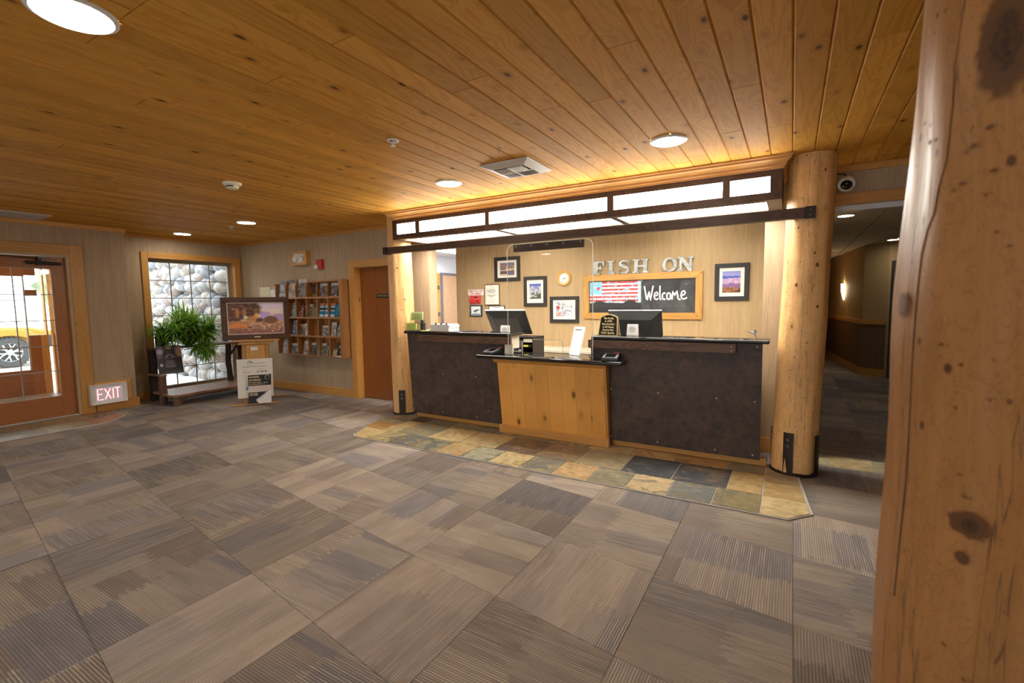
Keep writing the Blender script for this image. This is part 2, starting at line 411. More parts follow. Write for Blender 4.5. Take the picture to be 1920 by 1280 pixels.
def slate():
    t = T('slate_tile', 0.42); v = t.off(t.obj(), (31., 17., 11.))
    base = t.ocol(); r = t.rnd()
    n = t.noise(v, 4.2, 5.0, 0.62, 1.4); n2 = t.noise(t.scale(v, (3.0, 9.0, 4.0)), 2.4, 5.0, 0.65, 1.6); n3 = t.noise(v, 22.0, 3.0, 0.6)
    q = t.math('FRACT', t.math('MULTIPLY', r, 7.31)); q2 = t.math('FRACT', t.math('MULTIPLY', r, 17.9))
    alt = t.mix(t.math('GREATER_THAN', q, 0.55), (0.36, 0.24, 0.105), (0.085, 0.09, 0.092))
    alt = t.mix(t.math('GREATER_THAN', q, 0.80), alt, (0.46, 0.38, 0.20))
    amt = t.rng(q2, 0.0, 1.0, 0.25, 0.85)
    c = t.mix(t.math('MULTIPLY', t.rng(n, 0.50, 0.58), amt), base, alt)
    c = t.mix(t.math('MULTIPLY', t.rng(n2, 0.60, 0.66), 0.45), c, (0.50, 0.40, 0.22))
    k = t.rng(n2, 0.3, 0.7, 0.66, 1.28); k = t.math('MULTIPLY', k, t.rng(n3, 0.3, 0.7, 0.88, 1.12))
    c = t.mix(1.0, c, t.comb(k, k, k), 'MULTIPLY')
    t.color(c); t.bump(n2, 0.35, 0.006); t.rough(t.rng(n, 0.3, 0.7, 0.34, 0.55)); return t.m
SLATE = slate()
GROUT = plain('pale_grout', (0.44, 0.42, 0.38), 0.9)

def rusted():
    t = T('rusted_steel_panel', 0.55, spec=0.4); v = t.obj()
    n = t.noise(v, 3.4, 9.0, 0.72, 0.2); n2 = t.noise(v, 17.0, 6.0, 0.68, 0.5); n3 = t.noise(v, 1.3, 3.0)
    c = t.mix(t.rng(n, 0.30, 0.72), (0.036, 0.023, 0.019), (0.125, 0.088, 0.072))
    c = t.mix(t.math('MULTIPLY', t.rng(n2, 0.50, 0.66), 0.55), c, (0.150, 0.092, 0.066))
    c = t.mix(t.math('MULTIPLY', t.rng(n2, 0.46, 0.36), 0.5), c, (0.020, 0.014, 0.013))
    c = t.mix(t.math('MULTIPLY', t.rng(n3, 0.45, 0.65), 0.35), c, (0.060, 0.046, 0.048))
    t.color(c); t.rough(t.rng(n2, 0.3, 0.7, 0.42, 0.65)); t.bump(n2, 0.15, 0.004); return t.m
RUST = rusted()
def granite():
    t = T('polished_black_granite', 0.07, spec=0.6); v = t.obj()
    s = t.rng(t.vor(v, 260.0), 0.0, 0.25, 1.0, 0.0)
    n = t.noise(v, 90.0, 3.0)
    t.color(t.mix(t.math('MULTIPLY', s, t.rng(n, 0.5, 0.65)), (0.012, 0.012, 0.013), (0.16, 0.15, 0.14))); return t.m
GRAN = granite()
BRONZE = plain('brown_steel', (0.085, 0.048, 0.034), 0.5, 0.3, mottled=0.25)
STRAP = plain('blackened_iron', (0.035, 0.025, 0.021), 0.45, 0.5, mottled=0.25)
BOLT = plain('bolt_steel', (0.16, 0.13, 0.11), 0.35, 0.8)
SCREW = plain('screw_head', (0.42, 0.38, 0.34), 0.35, 0.7)
BLACKP = plain('black_plastic', (0.016, 0.016, 0.017), 0.42)
BLACKG = plain('glossy_black', (0.012, 0.012, 0.013), 0.15)
MONB = plain('monitor_shell', (0.026, 0.026, 0.027), 0.5)
GREYP = plain('grey_plastic', (0.16, 0.16, 0.165), 0.45)
SILVER = plain('silver_plastic', (0.66, 0.66, 0.67), 0.35, 0.2)
WHITEP = plain('white_plastic', (0.80, 0.79, 0.76), 0.4, mottled=0.02)
VENTW = plain('vent_enamel', (0.66, 0.60, 0.53), 0.5, mottled=0.02)
WPAPER = plain('white_paper', (0.84, 0.83, 0.80), 0.8, mottled=0.02)
CREAM = plain('cream_card', (0.78, 0.70, 0.52), 0.7, mottled=0.03)
LIME = plain('lime_paper', (0.74, 0.93, 0.16), 0.75, mottled=0.03)
LIMEL = plain('pale_lime_paper', (0.86, 0.95, 0.42), 0.75, mottled=0.03)
REDP = plain('red_plastic', (0.60, 0.04, 0.035), 0.4)
INK = plain('black_ink', (0.02, 0.02, 0.022), 0.7)
INKG = plain('grey_ink', (0.22, 0.22, 0.23), 0.7)
REDINK = plain('red_ink', (0.55, 0.05, 0.05), 0.7)
GOLD = plain('gold_print', (0.83, 0.68, 0.36), 0.5, 0.1)
FRAMEB = plain('black_picture_frame', (0.014, 0.012, 0.011), 0.55, mottled=0.15)
FRAMEW = wood('chalkboard_frame_oak', (0.56, 0.30, 0.075), (0.36, 0.165, 0.035), 'X', knots=0, fig=1.0, rough=0.4)
FRAMEWZ = wood('chalkboard_frame_oak_upright', (0.56, 0.30, 0.075), (0.36, 0.165, 0.035), 'Z', knots=0, fig=1.0, rough=0.4)
FRAMEBR = wood('walnut_frame', (0.10, 0.045, 0.024), (0.04, 0.018, 0.012), 'X', knots=0, fig=0.8, rough=0.35)
THINBR = plain('thin_brown_frame', (0.16, 0.075, 0.03), 0.4)
MATB = plain('mat_board', (0.80, 0.76, 0.68), 0.8, mottled=0.02)
VINYL = plain('greige_window_frame', (0.34, 0.30, 0.24), 0.5)
MUNT = plain('grey_grille', (0.30, 0.28, 0.25), 0.45)
TINT = tinted('coloured_stock', 0.5)
PANE = glassy('window_glass', (0.97, 0.985, 0.98), 1.0)
ACRYL = glassy('clear_acrylic', (0.985, 0.985, 0.98), 0.9, 0.01, milk=0.012)
ACRED = plain('acrylic_edge', (0.80, 0.78, 0.72), 0.25)
PICGL = plain('picture_glass_edge', (0.4, 0.4, 0.4), 0.2)
DIFF = glow('canopy_diffuser', (1.0, 0.955, 0.86), BOX_LIGHT)
LAMP = glow('recessed_lamp_lens', WARM, CAN_LIGHT)
SHADE = glow('sconce_shade_lit', (1.0, 0.80, 0.50), SCONCE_LIGHT)
NEON = glow('exit_tube_lit', (1.0, 0.70, 0.66), 0.62)
EXITF = glow('exit_face_lit', (1.0, 0.80, 0.79), 0.16)
NEONR = glow('exit_halo_lit', (1.0, 0.22, 0.22), 0.42)
def galv():
    t = T('galvanised_steel', 0.38, 0.75); v = t.obj()
    n = t.noise(v, 28.0, 4.0, 0.6, 0.5); n2 = t.noise(v, 60.0, 3.0)
    c = t.mix(t.rng(n, 0.35, 0.65), (0.20, 0.205, 0.195), (0.46, 0.46, 0.43))
    c = t.mix(t.math('MULTIPLY', t.rng(n2, 0.56, 0.7), 0.5), c, (0.22, 0.20, 0.17)); t.color(c); return t.m
GALV = galv()

# ================================================================== THE ROOM
CZ = 2.56
XD, XWN, YB = -8.26, -8.64, 5.0        # door wall, window wall, brochure wall
def bx(*a): return MB().box(*a)

# ---- floor and carpet tiles
floor = struct(bx(-8.9, 3.4, -5.2, 16.2, -0.06, -0.006), 'floor', CARX, origin=(0, 0, -0.06))
PX, PY, SH = 0.632, 0.666, -0.1482
def tile_mesh(mat, nm):
    m = MB(); hx, hy, g = PX/2, PY/2, 0.0012
    pts = [(-hx+g, -hy+g-SH*(-hx)*-1), (hx-g, -hy+g), (hx-g, hy-g), (-hx+g, hy-g)]
    pts = [(x, y+SH*x) for x, y in ((-hx+g, -hy+g), (hx-g, -hy+g), (hx-g, hy-g), (-hx+g, hy-g))]
    m.poly(pts, -0.006, 0.0)
    o = m.build(nm, mat, floor, local=True); return o
_proto = {}
def lay_tile(cx, cy, kind):
    if kind not in _proto:
        o = tile_mesh(CARX if kind == 0 else CARY, 'carpet_tile'); _proto[kind] = o
    else:
        o = _proto[kind].copy(); COL.objects.link(o)
    o.parent = floor; o.location = (cx, cy, 0.06)
flip = {}
for i in range(-14, 5):
    cx = 0.047 - PX/2 + PX*(i+1)
    for j in range(-4, 22):
        # the joint lines climb towards the window wall
        cy = 2.348 + SH*(cx-0.047) + PY*(j+0.5)
        if cy < -0.4: continue
        if cy > 5.0 and not (0.0 < cx < 2.7 and cy < 11.5): continue
        if cy < 5.0 and cx-PX/2 > 1.3 and cy < 4.0: continue
        # only what the eye can see from where the picture was taken
        if cx < -2.6 and cy < 0.45 + 0.12*(-2.6-cx): continue
        lay_tile(cx, cy, (i+j) % 2)

# ---- slate apron in front of the desk: bed, edge strip, tiles
def rgb(*c): return tuple(((x/255+0.055)/1.055)**2.4 if x > 10 else x/255/12.92 for x in c)
def slate_field(parent, specs):
    for pts, c in specs:
        m = MB(); m.poly(pts, 0.004, 0.0095)
        o = m.build('slate_tile', SLATE, parent, bevel=0.0012, segs=1, color=c)
GLD, CRM, BLU, OLV, BRN, GRY, OCH = (0.40,0.27,0.12), (0.52,0.40,0.20), (0.055,0.062,0.070), (0.24,0.22,0.13), (0.19,0.15,0.11), (0.135,0.14,0.125), (0.36,0.19,0.055)
apron = struct(MB().poly([(-4.085,3.485),(0.022,3.485),(0.160,3.645),(0.085,4.36),(0.06,4.56),(-4.36,4.56),(-4.47,4.36),(-4.29,3.87),(-4.175,3.575)], 0.0003, 0.0045), 'floor_slate_bed', GROUT)
g = 0.004
row1 = [-4.085,-3.907,-3.598,-3.285,-2.969,-2.658,-2.34,-2.022,-1.706,-1.394,-1.074,-0.765,-0.454,-0.146]
c1 = [CRM, (0.36,0.30,0.15), (0.11,0.12,0.12), OLV, (0.42,0.28,0.12), (0.33,0.33,0.22), (0.50,0.42,0.22), (0.16,0.165,0.14), (0.52,0.36,0.19), (0.26,0.23,0.15), (0.56,0.43,0.24), (0.16,0.175,0.165), (0.27,0.22,0.11)]
sp = []
for k in range(len(row1)-1):
    a, b = row1[k], row1[k+1]
    if k == 0: sp.append(([(-4.075,3.495),(b-g,3.495),(b-g,3.832),(-4.265,3.832),(-4.165,3.58)], c1[k]))
    else: sp.append(([(a+g,3.495),(b-g,3.495),(b-g,3.832),(a+g,3.832)], c1[k]))
row2 = [-4.02,-3.79,-3.36,-2.935,-2.491,-2.056,-1.646,-1.222,-0.802,-0.388,-0.150]
c2 = [(0.44,0.35,0.17), (0.20,0.20,0.14), (0.50,0.38,0.19), (0.42,0.31,0.15), (0.115,0.095,0.085), (0.20,0.165,0.13), (0.30,0.26,0.17), BLU, (0.060,0.066,0.074), (0.46,0.32,0.14)]
for k in range(len(row2)-1):
    a, b = row2[k], row2[k+1]
    sp.append(([(a+g,3.840),(b-g,3.840),(b-g,4.285),(a+g,4.285)], c2[k]))
sp.append(([(-4.27,3.840),(-4.02-g,3.840),(-4.02-g,4.10),(-4.375,4.10)], OCH))
sp.append(([(-4.38,4.108),(-4.02-g,4.108),(-4.02-g,4.55),(-4.36,4.55),(-4.46,4.36)], (0.17,0.155,0.12)))
row3 = [-4.02,-3.80,-3.42,-3.0,-2.55,-2.1,-1.69,-1.27,-0.87,-0.44,-0.15]
c3 = [(0.05,0.042,0.04), (0.17,0.15,0.115), (0.20,0.175,0.125), (0.17,0.155,0.125), (0.21,0.18,0.13), (0.36,0.28,0.16), (0.50,0.38,0.21), (0.50,0.34,0.16), (0.42,0.25,0.095), (0.22,0.19,0.14)]
for k in range(len(row3)-1):
    a, b = row3[k], row3[k+1]
    sp.append(([(a+g,4.293),(b-g,4.293),(b-g,4.55),(a+g,4.55)], c3[k]))
sp.append(([(-0.146+g,3.495),(0.017,3.495),(0.148,3.648),(0.128,3.832),(-0.146+g,3.832)], (0.60,0.48,0.25)))
sp.append(([(-0.146+g,3.840),(0.127,3.840),(0.094,4.155),(-0.146+g,4.155)], (0.45,0.30,0.12)))
sp.append(([(-0.146+g,4.163),(0.093,4.163),(0.055,4.55),(-0.146+g,4.55)], (0.33,0.27,0.18)))
slate_field(apron, sp)
struct(MB().tube([(-4.18,3.57,0.006),(-4.088,3.482,0.006),(0.024,3.482,0.006),(0.163,3.643,0.006),(0.088,4.36,0.006)], 0.0045, 6), 'slate_edge_strip', plain('edge_strip', (0.62,0.60,0.55), 0.4), apron)
# entry slate by the glazed door
entry = struct(MB().poly([(-8.26,-0.2),(-7.385,-0.2),(-7.385,2.46),(-7.65,2.735),(-8.26,2.80)], 0.0003, 0.0045), 'floor_entry_bed', GROUT)
ent = []
for a, b in ((0.2,0.62),(0.63,1.05),(1.06,1.48),(1.49,1.91),(1.92,2.34)):
    ent.append(([(-7.81+g,a),(-7.40,a),(-7.40,b-g),(-7.81+g,b-g)], random.choice([(0.30,0.23,0.13),(0.24,0.20,0.13),(0.34,0.27,0.15)])))
    ent.append(([(-8.25,a+0.1),(-7.82,a+0.1),(-7.82,b+0.1-g),(-8.25,b+0.1-g)], random.choice([(0.36,0.27,0.14),(0.27,0.22,0.14)])))
ent.append(([(-7.81,2.35),(-7.40,2.35),(-7.40,2.455),(-7.655,2.72),(-7.81,2.735)], (0.46,0.20,0.10)))
ent.append(([(-8.25,2.45),(-7.82,2.45),(-7.82,2.735),(-8.25,2.785)], (0.33,0.19,0.11)))
slate_field(entry, ent)
struct(MB().tube([(-7.385,-0.2,0.006),(-7.385,2.46,0.006),(-7.65,2.735,0.006)], 0.004, 6), 'slate_edge_strip', WHITEP, entry)
# threshold in the hall opening
thr = struct(MB().poly([(0.22,4.78),(2.5,4.78),(2.5,5.12),(0.22,5.12)], 0.0003, 0.0045), 'floor_threshold_bed', GROUT)
xs = [0.02,0.33,0.645,0.96,1.275,1.59,1.9]
slate_field(thr, [([(max(a,0.23)+0.003,4.79),(b-0.003,4.79),(b-0.003,5.11),(max(a,0.23)+0.003,5.11)], c) for a, b, c in zip(xs, xs[1:], [(0.40,0.34,0.20),(0.52,0.40,0.20),(0.36,0.32,0.20),(0.45,0.33,0.16),(0.5,0.4,0.2),(0.4,0.3,0.2)])])

# ---- ceiling boards
ceil = struct(bx(-8.9, 3.4, -5.2, 5.0, CZ+0.012, CZ+0.08), 'ceiling', PINE)
PW = 0.1427
joints = {}
for x, y in ((-1.509,2.105),(-1.229,2.57),(-0.662,2.115),(-0.238,2.859),(-0.097,3.61),(-2.221,1.514),(-3.063,1.289),(-4.452,1.325)):
    joints.setdefault(math.floor((x+0.029)/PW), []).append(y)
rj = random.Random(5)
def board(x0, y0, y1):
    m = MB(); c, h = 0.0065, 0.012; a, b = x0+0.0006, x0+PW-0.0006
    p = [(a, CZ+h), (b, CZ+h), (b, CZ+c), (b-c, CZ), (a+c, CZ), (a, CZ+c)]
    m.xz(p, y0+0.003, y1-0.003)
    m.build('ceiling_board', PINE, ceil)
for k in range(-61, 10):
    x0 = -0.029 + PW*k
    ya, yb = (0.3 if x0 < -2.6 else 0.9), 5.0
    if x0 > 0.6: ya = 1.4
    js = sorted(joints.get(k, []))
    if not js and rj.random() < 0.75: js = [rj.uniform(ya+0.4, 4.4)]
    if js and yb-js[-1] > 2.7 and rj.random() < 0.35: js.append(rj.uniform(js[-1]+1.2, 4.7))
    e = [ya]+js+[yb]
    for y0, y1 in zip(e, e[1:]): board(x0, y0, y1)
m = MB()
for k in range(-61, 24):
    x0 = -0.029 + PW*k
    y1 = (0.3 if x0 < -2.6 else 0.9) if k < 10 else 5.0
    if 0.6 < x0 and k < 10: y1 = 1.4
    m.box(x0+0.003, x0+PW-0.003, -5.1, y1-0.001, CZ, CZ+0.012)
m.build('ceiling_board_run', PINE, ceil, kind='stuff')

# ---- walls
def wall(nm, boxes, mat=PAPER):
    m = MB()
    for b in boxes: m.box(*b)
    return struct(m, nm, mat)
wall('wall_left', [(-8.46,XD,-5.2,1.40,0,CZ+0.05),(-8.46,XD,2.50,3.11,0,CZ+0.05),(-8.46,XD,1.40,2.50,2.16,CZ+0.05)])
wall('wall_window', [(-8.84,XWN,3.11,3.51,0,CZ+0.05),(-8.84,XWN,4.87,5.16,0,CZ+0.05),(-8.84,XWN,3.51,4.87,2.22,CZ+0.05),(-8.84,XWN,3.51,4.87,0,0.10)])
wall('wall_window_return', [(-8.84,-8.461,3.06,3.109,0,CZ+0.05)])
wall('wall_back', [(-8.64,-5.71,YB,YB+0.16,0,CZ+0.05),(-4.80,-4.24,YB,YB+0.16,0,CZ+0.05),(-5.71,-4.80,YB,YB+0.16,2.02,CZ+0.05)])
wall('wall_pier', [(-0.235,0.24,YB,YB+0.16,0,CZ+0.05),(0.24,3.4,YB,YB+0.16,2.235,CZ+0.05),(2.5,3.4,YB,YB+0.16,0,2.235)], PAPER)
wall('wall_office', [(-4.62,0.08,6.10,6.25,0,2.9)], PAPERO)
wall('wall_office_side', [(0.08,0.24,5.16,16.0,0,2.9)])
wall('wall_right', [(3.2,3.4,-5.2,5.0,0,CZ+0.05)])
wall('wall_rear', [(-8.46,-5.2,-5.2,-5.0,0,CZ+0.05),(1.6,3.4,-5.2,-5.0,0,CZ+0.05),(-5.2,1.6,-5.2,-5.0,2.0,CZ+0.05),(-5.2,1.6,-5.2,-5.0,0,0.15)])
w9 = struct(MB().box(-5.2,-5.1,-5.16,-5.04,0.15,2.0).box(1.5,1.6,-5.16,-5.04,0.15,2.0).box(-5.1,1.5,-5.16,-5.04,1.92,2.0).box(-5.1,1.5,-5.16,-5.04,0.15,0.23).box(-1.85,-1.75,-5.16,-5.04,0.23,1.92), 'window_rear_fill', FIRX)  # unseen rear window added for fill daylight
for a, b in ((-5.1,-1.85),(-1.75,1.5)):
    struct(bx(a,b,-5.105,-5.1,0.23,1.92), 'pane', PANE, w9)
# office passage and white room beyond
wall('wall_passage', [(-7.2,-7.0,5.16,10.0,0,2.9),(-7.2,0.24,9.9,10.1,0,2.9)], WHITEW)
struct(bx(-8.9,0.24,5.16,10.1,2.515,2.6), 'ceiling_office', plain('office_ceiling', (0.72,0.72,0.72), 0.8))
struct(bx(-4.9,-4.7,7.6,9.9,0,2.9), 'wall_store', WHITEW)

# ---- trims: crown strips, baseboards, casings
n_t = [0]
def trim(boxes, mat, nm=None, bevel=0.004):
    m = MB()
    for b in boxes: m.box(*b)
    n_t[0] += 1
    return struct(m, nm or 'trim_%d' % n_t[0], mat, bevel=bevel)
trim([(XD,XD+0.022,-5.0,3.13,2.505,CZ)], FIRY)
trim([(XWN,XWN+0.022,3.11,5.0,2.505,CZ)], FIRY)
trim([(XWN,-4.30,YB-0.022,YB,2.505,CZ)], FIRX)
trim([(0.05,3.2,YB-0.022,YB,2.505,CZ)], FIRX)
trim([(XD,XD+0.022,2.63,3.135,0,0.135)], FIRY, 'baseboard_left')
trim([(XWN,XWN+0.022,3.11,3.43,0,0.13)], FIRY, 'baseboard_window')
trim([(XWN,-5.80,YB-0.022,YB,0,0.13)], FIRX, 'baseboard_back')
trim([(-0.235,0.22,YB-0.022,YB,0,0.14)], FIRX, 'baseboard_pier')
# hall opening head
trim([(0.22,2.6,YB-0.03,YB,2.235,2.325)], FIRX)
trim([(0.22,2.6,YB+0.05,YB+0.14,2.19,2.24)], plain('raw_head_steel', (0.62,0.60,0.60), 0.45, 0.4))
# door in the brochure wall
d2 = struct(MB().box(-5.806,-5.712,YB-0.025,YB,0,2.10).box(-4.79,-4.70,YB-0.025,YB,0,2.10), 'door_2', FIRZ, bevel=0.004)
struct(bx(-5.712,-4.79,YB-0.025,YB,2.012,2.10), 'door_head_casing', FIRX, d2, bevel=0.004)
struct(MB().box(-5.712,-5.692,YB-0.02,YB+0.16,0,2.012).box(-4.81,-4.79,YB-0.02,YB+0.16,0,2.012).box(-5.692,-4.81,YB-0.02,YB+0.16,1.995,2.012), 'door_jamb', FIRZ, d2)
struct(bx(-5.690,-4.812,YB+0.10,YB+0.145,0.008,1.992), 'door_leaf', DOORW, d2, bevel=0.002)
struct(MB().lathe([(0.0,-0.055),(0.022,-0.055),(0.027,-0.045),(0.022,-0.03),(0.01,-0.022),(0.01,-0.008),(0.028,-0.006),(0.028,0.0)], (-4.88,YB+0.10,1.0), 16, 'Y'), 'door_knob', BOLT, d2, smooth=True)
sg = MB().box(-5.345,-5.02,YB+0.093,YB+0.10,1.535,1.595)
sgo = tag(sg.build('door_sign', BLACKP, bevel=0.002), 'small black EMPLOYEES ONLY nameplate on the mahogany door', 'sign')
MB().text('EMPLOYEES ONLY', 0.034, (-5.182,YB+0.092,1.565), (1,0,0), (0,0,1), (0,-1,0), 0.0005, width=0.27).build('lettering', GOLD, sgo)

# ---- entrance door (door_1), glazed
d1 = struct(MB().box(XD,XD+0.022,2.48,2.62,0,2.275).box(XD,XD+0.022,0.9,1.42,2.14,2.275), 'door_1', FIRZ, bevel=0.004)
struct(bx(XD,XD+0.022,1.0,2.48,2.145,2.275), 'door_head_casing', FIRY, d1, bevel=0.004)
struct(MB().box(-8.46,XD+0.012,2.447,2.48,0,2.145).box(-8.46,XD+0.012,1.40,1.43,0,2.145), 'door_jamb', plain('pale_jamb', (0.52,0.36,0.19), 0.4), d1)
struct(bx(-8.46,XD+0.012,1.43,2.447,2.118,2.145), 'door_jamb_head', plain('pale_jamb_head', (0.52,0.36,0.19), 0.4), d1)
XL0, XL1 = -8.345, -8.30
for a, b in ((2.305,2.445),(1.435,1.58)):
    struct(bx(XL0,XL1,a,b,0.02,2.112), 'stile', REDZ, d1, bevel=0.003)
for a, b in ((1.962,2.112),(0.02,0.288)):
    struct(bx(XL0,XL1,1.58,2.305,a,b), 'rail', REDX, d1, bevel=0.003)
ys = [1.585,1.945,2.305]; zs = [0.29,0.625,0.957,1.290,1.625,1.961]
for i in range(2):
    for j in range(5):
        struct(bx(-8.325,-8.32,ys[i],ys[i+1],zs[j],zs[j+1]), 'pane', PANE, d1)
struct(bx(-8.329,-8.316,1.940,1.950,0.29,1.961), 'muntin', MUNT, d1)
for z in zs[1:-1]: struct(bx(-8.329,-8.316,1.585,2.305,z-0.005,z+0.005), 'muntin', MUNT, d1)
struct(MB().box(-8.30,-8.296,1.585,2.305,1.95,1.962).box(-8.30,-8.296,1.585,2.305,0.288,0.298).box(-8.30,-8.296,2.297,2.306,0.29,1.96), 'glazing_bead', plain('bead', (0.45,0.30,0.17), 0.4), d1)
dc = thing('door_closer', (-8.28,2.23,2.0), 'black hydraulic closer on the top rail of the glazed entrance door', 'door closer')
MB().tube([(-8.268,2.07,2.03),(-8.268,2.40,2.022)], 0.020, 14).build('closer_body', BLACKP, dc, smooth=True)
MB().box(-8.30,-8.255,2.17,2.215,1.995,2.08).build('pinion_block', BLACKP, dc, bevel=0.004)
MB().tube([(-8.262,2.19,2.08),(-8.20,1.93,2.085)], 0.007, 6).tube([(-8.20,1.93,2.085),(-8.26,1.80,2.10)], 0.006, 6).build('closer_arm', BLACKP, dc)
MB().box(-8.272,-8.245,2.18,2.27,2.08,2.105).build('arm_shoe', GREYP, dc, bevel=0.003)

# ---- window_1 with cottage grille
w1 = struct(MB().box(XWN,XWN+0.024,3.438,3.53,0.0,2.30).box(XWN,XWN+0.024,4.852,4.955,0.0,2.30), 'window_1', FIRZ, bevel=0.004)
struct(bx(XWN,XWN+0.024,3.53,4.852,2.205,2.30), 'window_head_casing', FIRY, w1, bevel=0.004)
struct(MB().box(-8.84,XWN+0.012,3.51,3.53,0.10,2.205).box(-8.84,XWN+0.012,4.852,4.872,0.10,2.205), 'window_jamb', FIRZ, w1)
struct(MB().box(-8.84,XWN+0.012,3.53,4.852,2.205,2.222).box(-8.84,XWN+0.02,3.53,4.852,0.10,0.118), 'window_lining', FIRY, w1)
struct(MB().box(-8.81,-8.75,3.53,3.585,0.118,2.205).box(-8.81,-8.75,4.797,4.852,0.118,2.205).box(-8.81,-8.75,3.585,4.797,2.155,2.205).box(-8.81,-8.75,3.585,4.797,0.118,0.162), 'window_frame', VINYL, w1, bevel=0.004)
wy = [3.585,3.888,4.191,4.494,4.797]; wz = [0.162+(2.155-0.162)*k/7 for k in range(8)]
for i in range(4):
    for j in range(7):
        struct(bx(-8.782,-8.778,wy[i],wy[i+1],wz[j],wz[j+1]), 'pane', PANE, w1)
for y in wy[1:-1]: struct(bx(-8.785,-8.774,y-0.007,y+0.007,0.162,2.155), 'muntin', MUNT, w1)
for z in wz[1:-1]: struct(bx(-8.785,-8.774,3.585,4.797,z-0.006,z+0.006), 'muntin', MUNT, w1)

# ---- hallway beyond the opening
def seg_wall(nm, p, q, z0, z1, mat, th=0.12, par=None):
    p, q = Vector((*p, 0)), Vector((*q, 0)); d = (q-p).normalized(); nrm = Vector((-d.y, d.x, 0))
    m = MB(); m.poly([tuple(v.xy) for v in (p, q, q+nrm*th, p+nrm*th)], z0, z1)
    return struct(m, nm, mat, par)
HA, HB, HC, HD = (0.60,16.0), (1.13,10.9), (1.454,10.644), (1.50,10.644)
for nm, p, q in (('wall_hall_sconce', HA, HB), ('wall_hall_corner', HB, HC)):
    w = seg_wall(nm, p, q, 0, 2.5, PAPERD, 0.12)
    seg_wall('wainscot', p, q, 0.14, 0.96, PAPERL, -0.012, w)
    seg_wall('chair_rail', p, q, 0.955, 1.03, FIRX, -0.03, w)
    seg_wall('skirting', p, q, 0.0, 0.145, FIRX, -0.022, w)
wall('wall_hall_end', [(1.454,1.52,10.64,10.76,0,2.5),(2.45,3.4,10.64,10.76,0,2.5),(1.52,2.45,10.64,10.76,2.06,2.5)], PAPERD)
d3 = struct(MB().box(1.49,1.56,10.615,10.64,0,2.08).box(2.42,2.49,10.615,10.64,0,2.08).box(1.56,2.42,10.615,10.64,2.02,2.09), 'door_3', plain('dark_casing', (0.03,0.018,0.012), 0.5))
struct(bx(1.56,2.42,10.66,10.70,0.01,2.03), 'door_leaf', plain('dark_door', (0.018,0.011,0.008), 0.5), d3)
wall('wall_hall_right', [(2.6,2.75,5.16,10.7,0,2.5)], PAPERD)
wall('wall_hall_far', [(0.1,1.4,16.0,16.2,0,2.5)], PAPERD)
hc = struct(bx(0.24,3.3,5.16,16.1,2.42,2.5), 'ceiling_hall', STEELT)
for i in range(4):
    for j in range(9):
        x0, y0 = 0.26+0.61*i, 5.18+1.22*j
        if y0 > 15.8: continue
        struct(bx(x0,min(x0+0.595,3.2),y0,min(y0+1.205,16),2.405,2.425), 'ceiling_tile', ACOU, hc)
sc = thing('wall_sconce', (0.995,12.56,1.30), 'lit wall sconce with cream glass shade in the dim hall', 'wall lamp')
sm = MB(); sm.lathe([(0.035,0.0),(0.075,0.16),(0.085,0.34)], (0.985,12.50,1.40), 14, 'Z', PI, 2*PI, cap=False); sm.build('glass_shade', SHADE, sc, smooth=True)
MB().box(0.99,1.06,12.46,12.60,1.29,1.34).tube([(1.05,12.42,1.30),(1.05,12.42,1.72)], 0.012, 6).build('metal_bracket', STRAP, sc)

# office doorway glimpsed past the brochure wall
dof = struct(MB().box(-6.998,-6.95,8.62,8.67,0,2.14).box(-6.998,-6.95,9.6,9.65,0,2.14).box(-6.998,-6.95,8.67,9.6,2.09,2.14), 'door_4', plain('grey_steel_frame', (0.20,0.19,0.21), 0.5))
struct(bx(-6.998,-6.975,8.67,9.6,0.01,2.09), 'door_leaf', plain('peach_veneer', (0.66,0.40,0.22), 0.45), dof)
dow = struct(MB().box(-6.998,-6.93,7.98,8.10,0,2.12).box(-6.998,-6.93,8.44,8.54,0,2.12).box(-6.998,-6.93,8.10,8.44,2.02,2.12), 'door_5', FIRZ, bevel=0.003)
struct(bx(-6.998,-6.97,8.10,8.44,0.01,2.02), 'door_leaf', FIRZ, dow)
for z in (0.35,1.15,1.75): struct(bx(-6.93,-6.915,8.40,8.50,z,z+0.09), 'hinge', BOLT, dow)

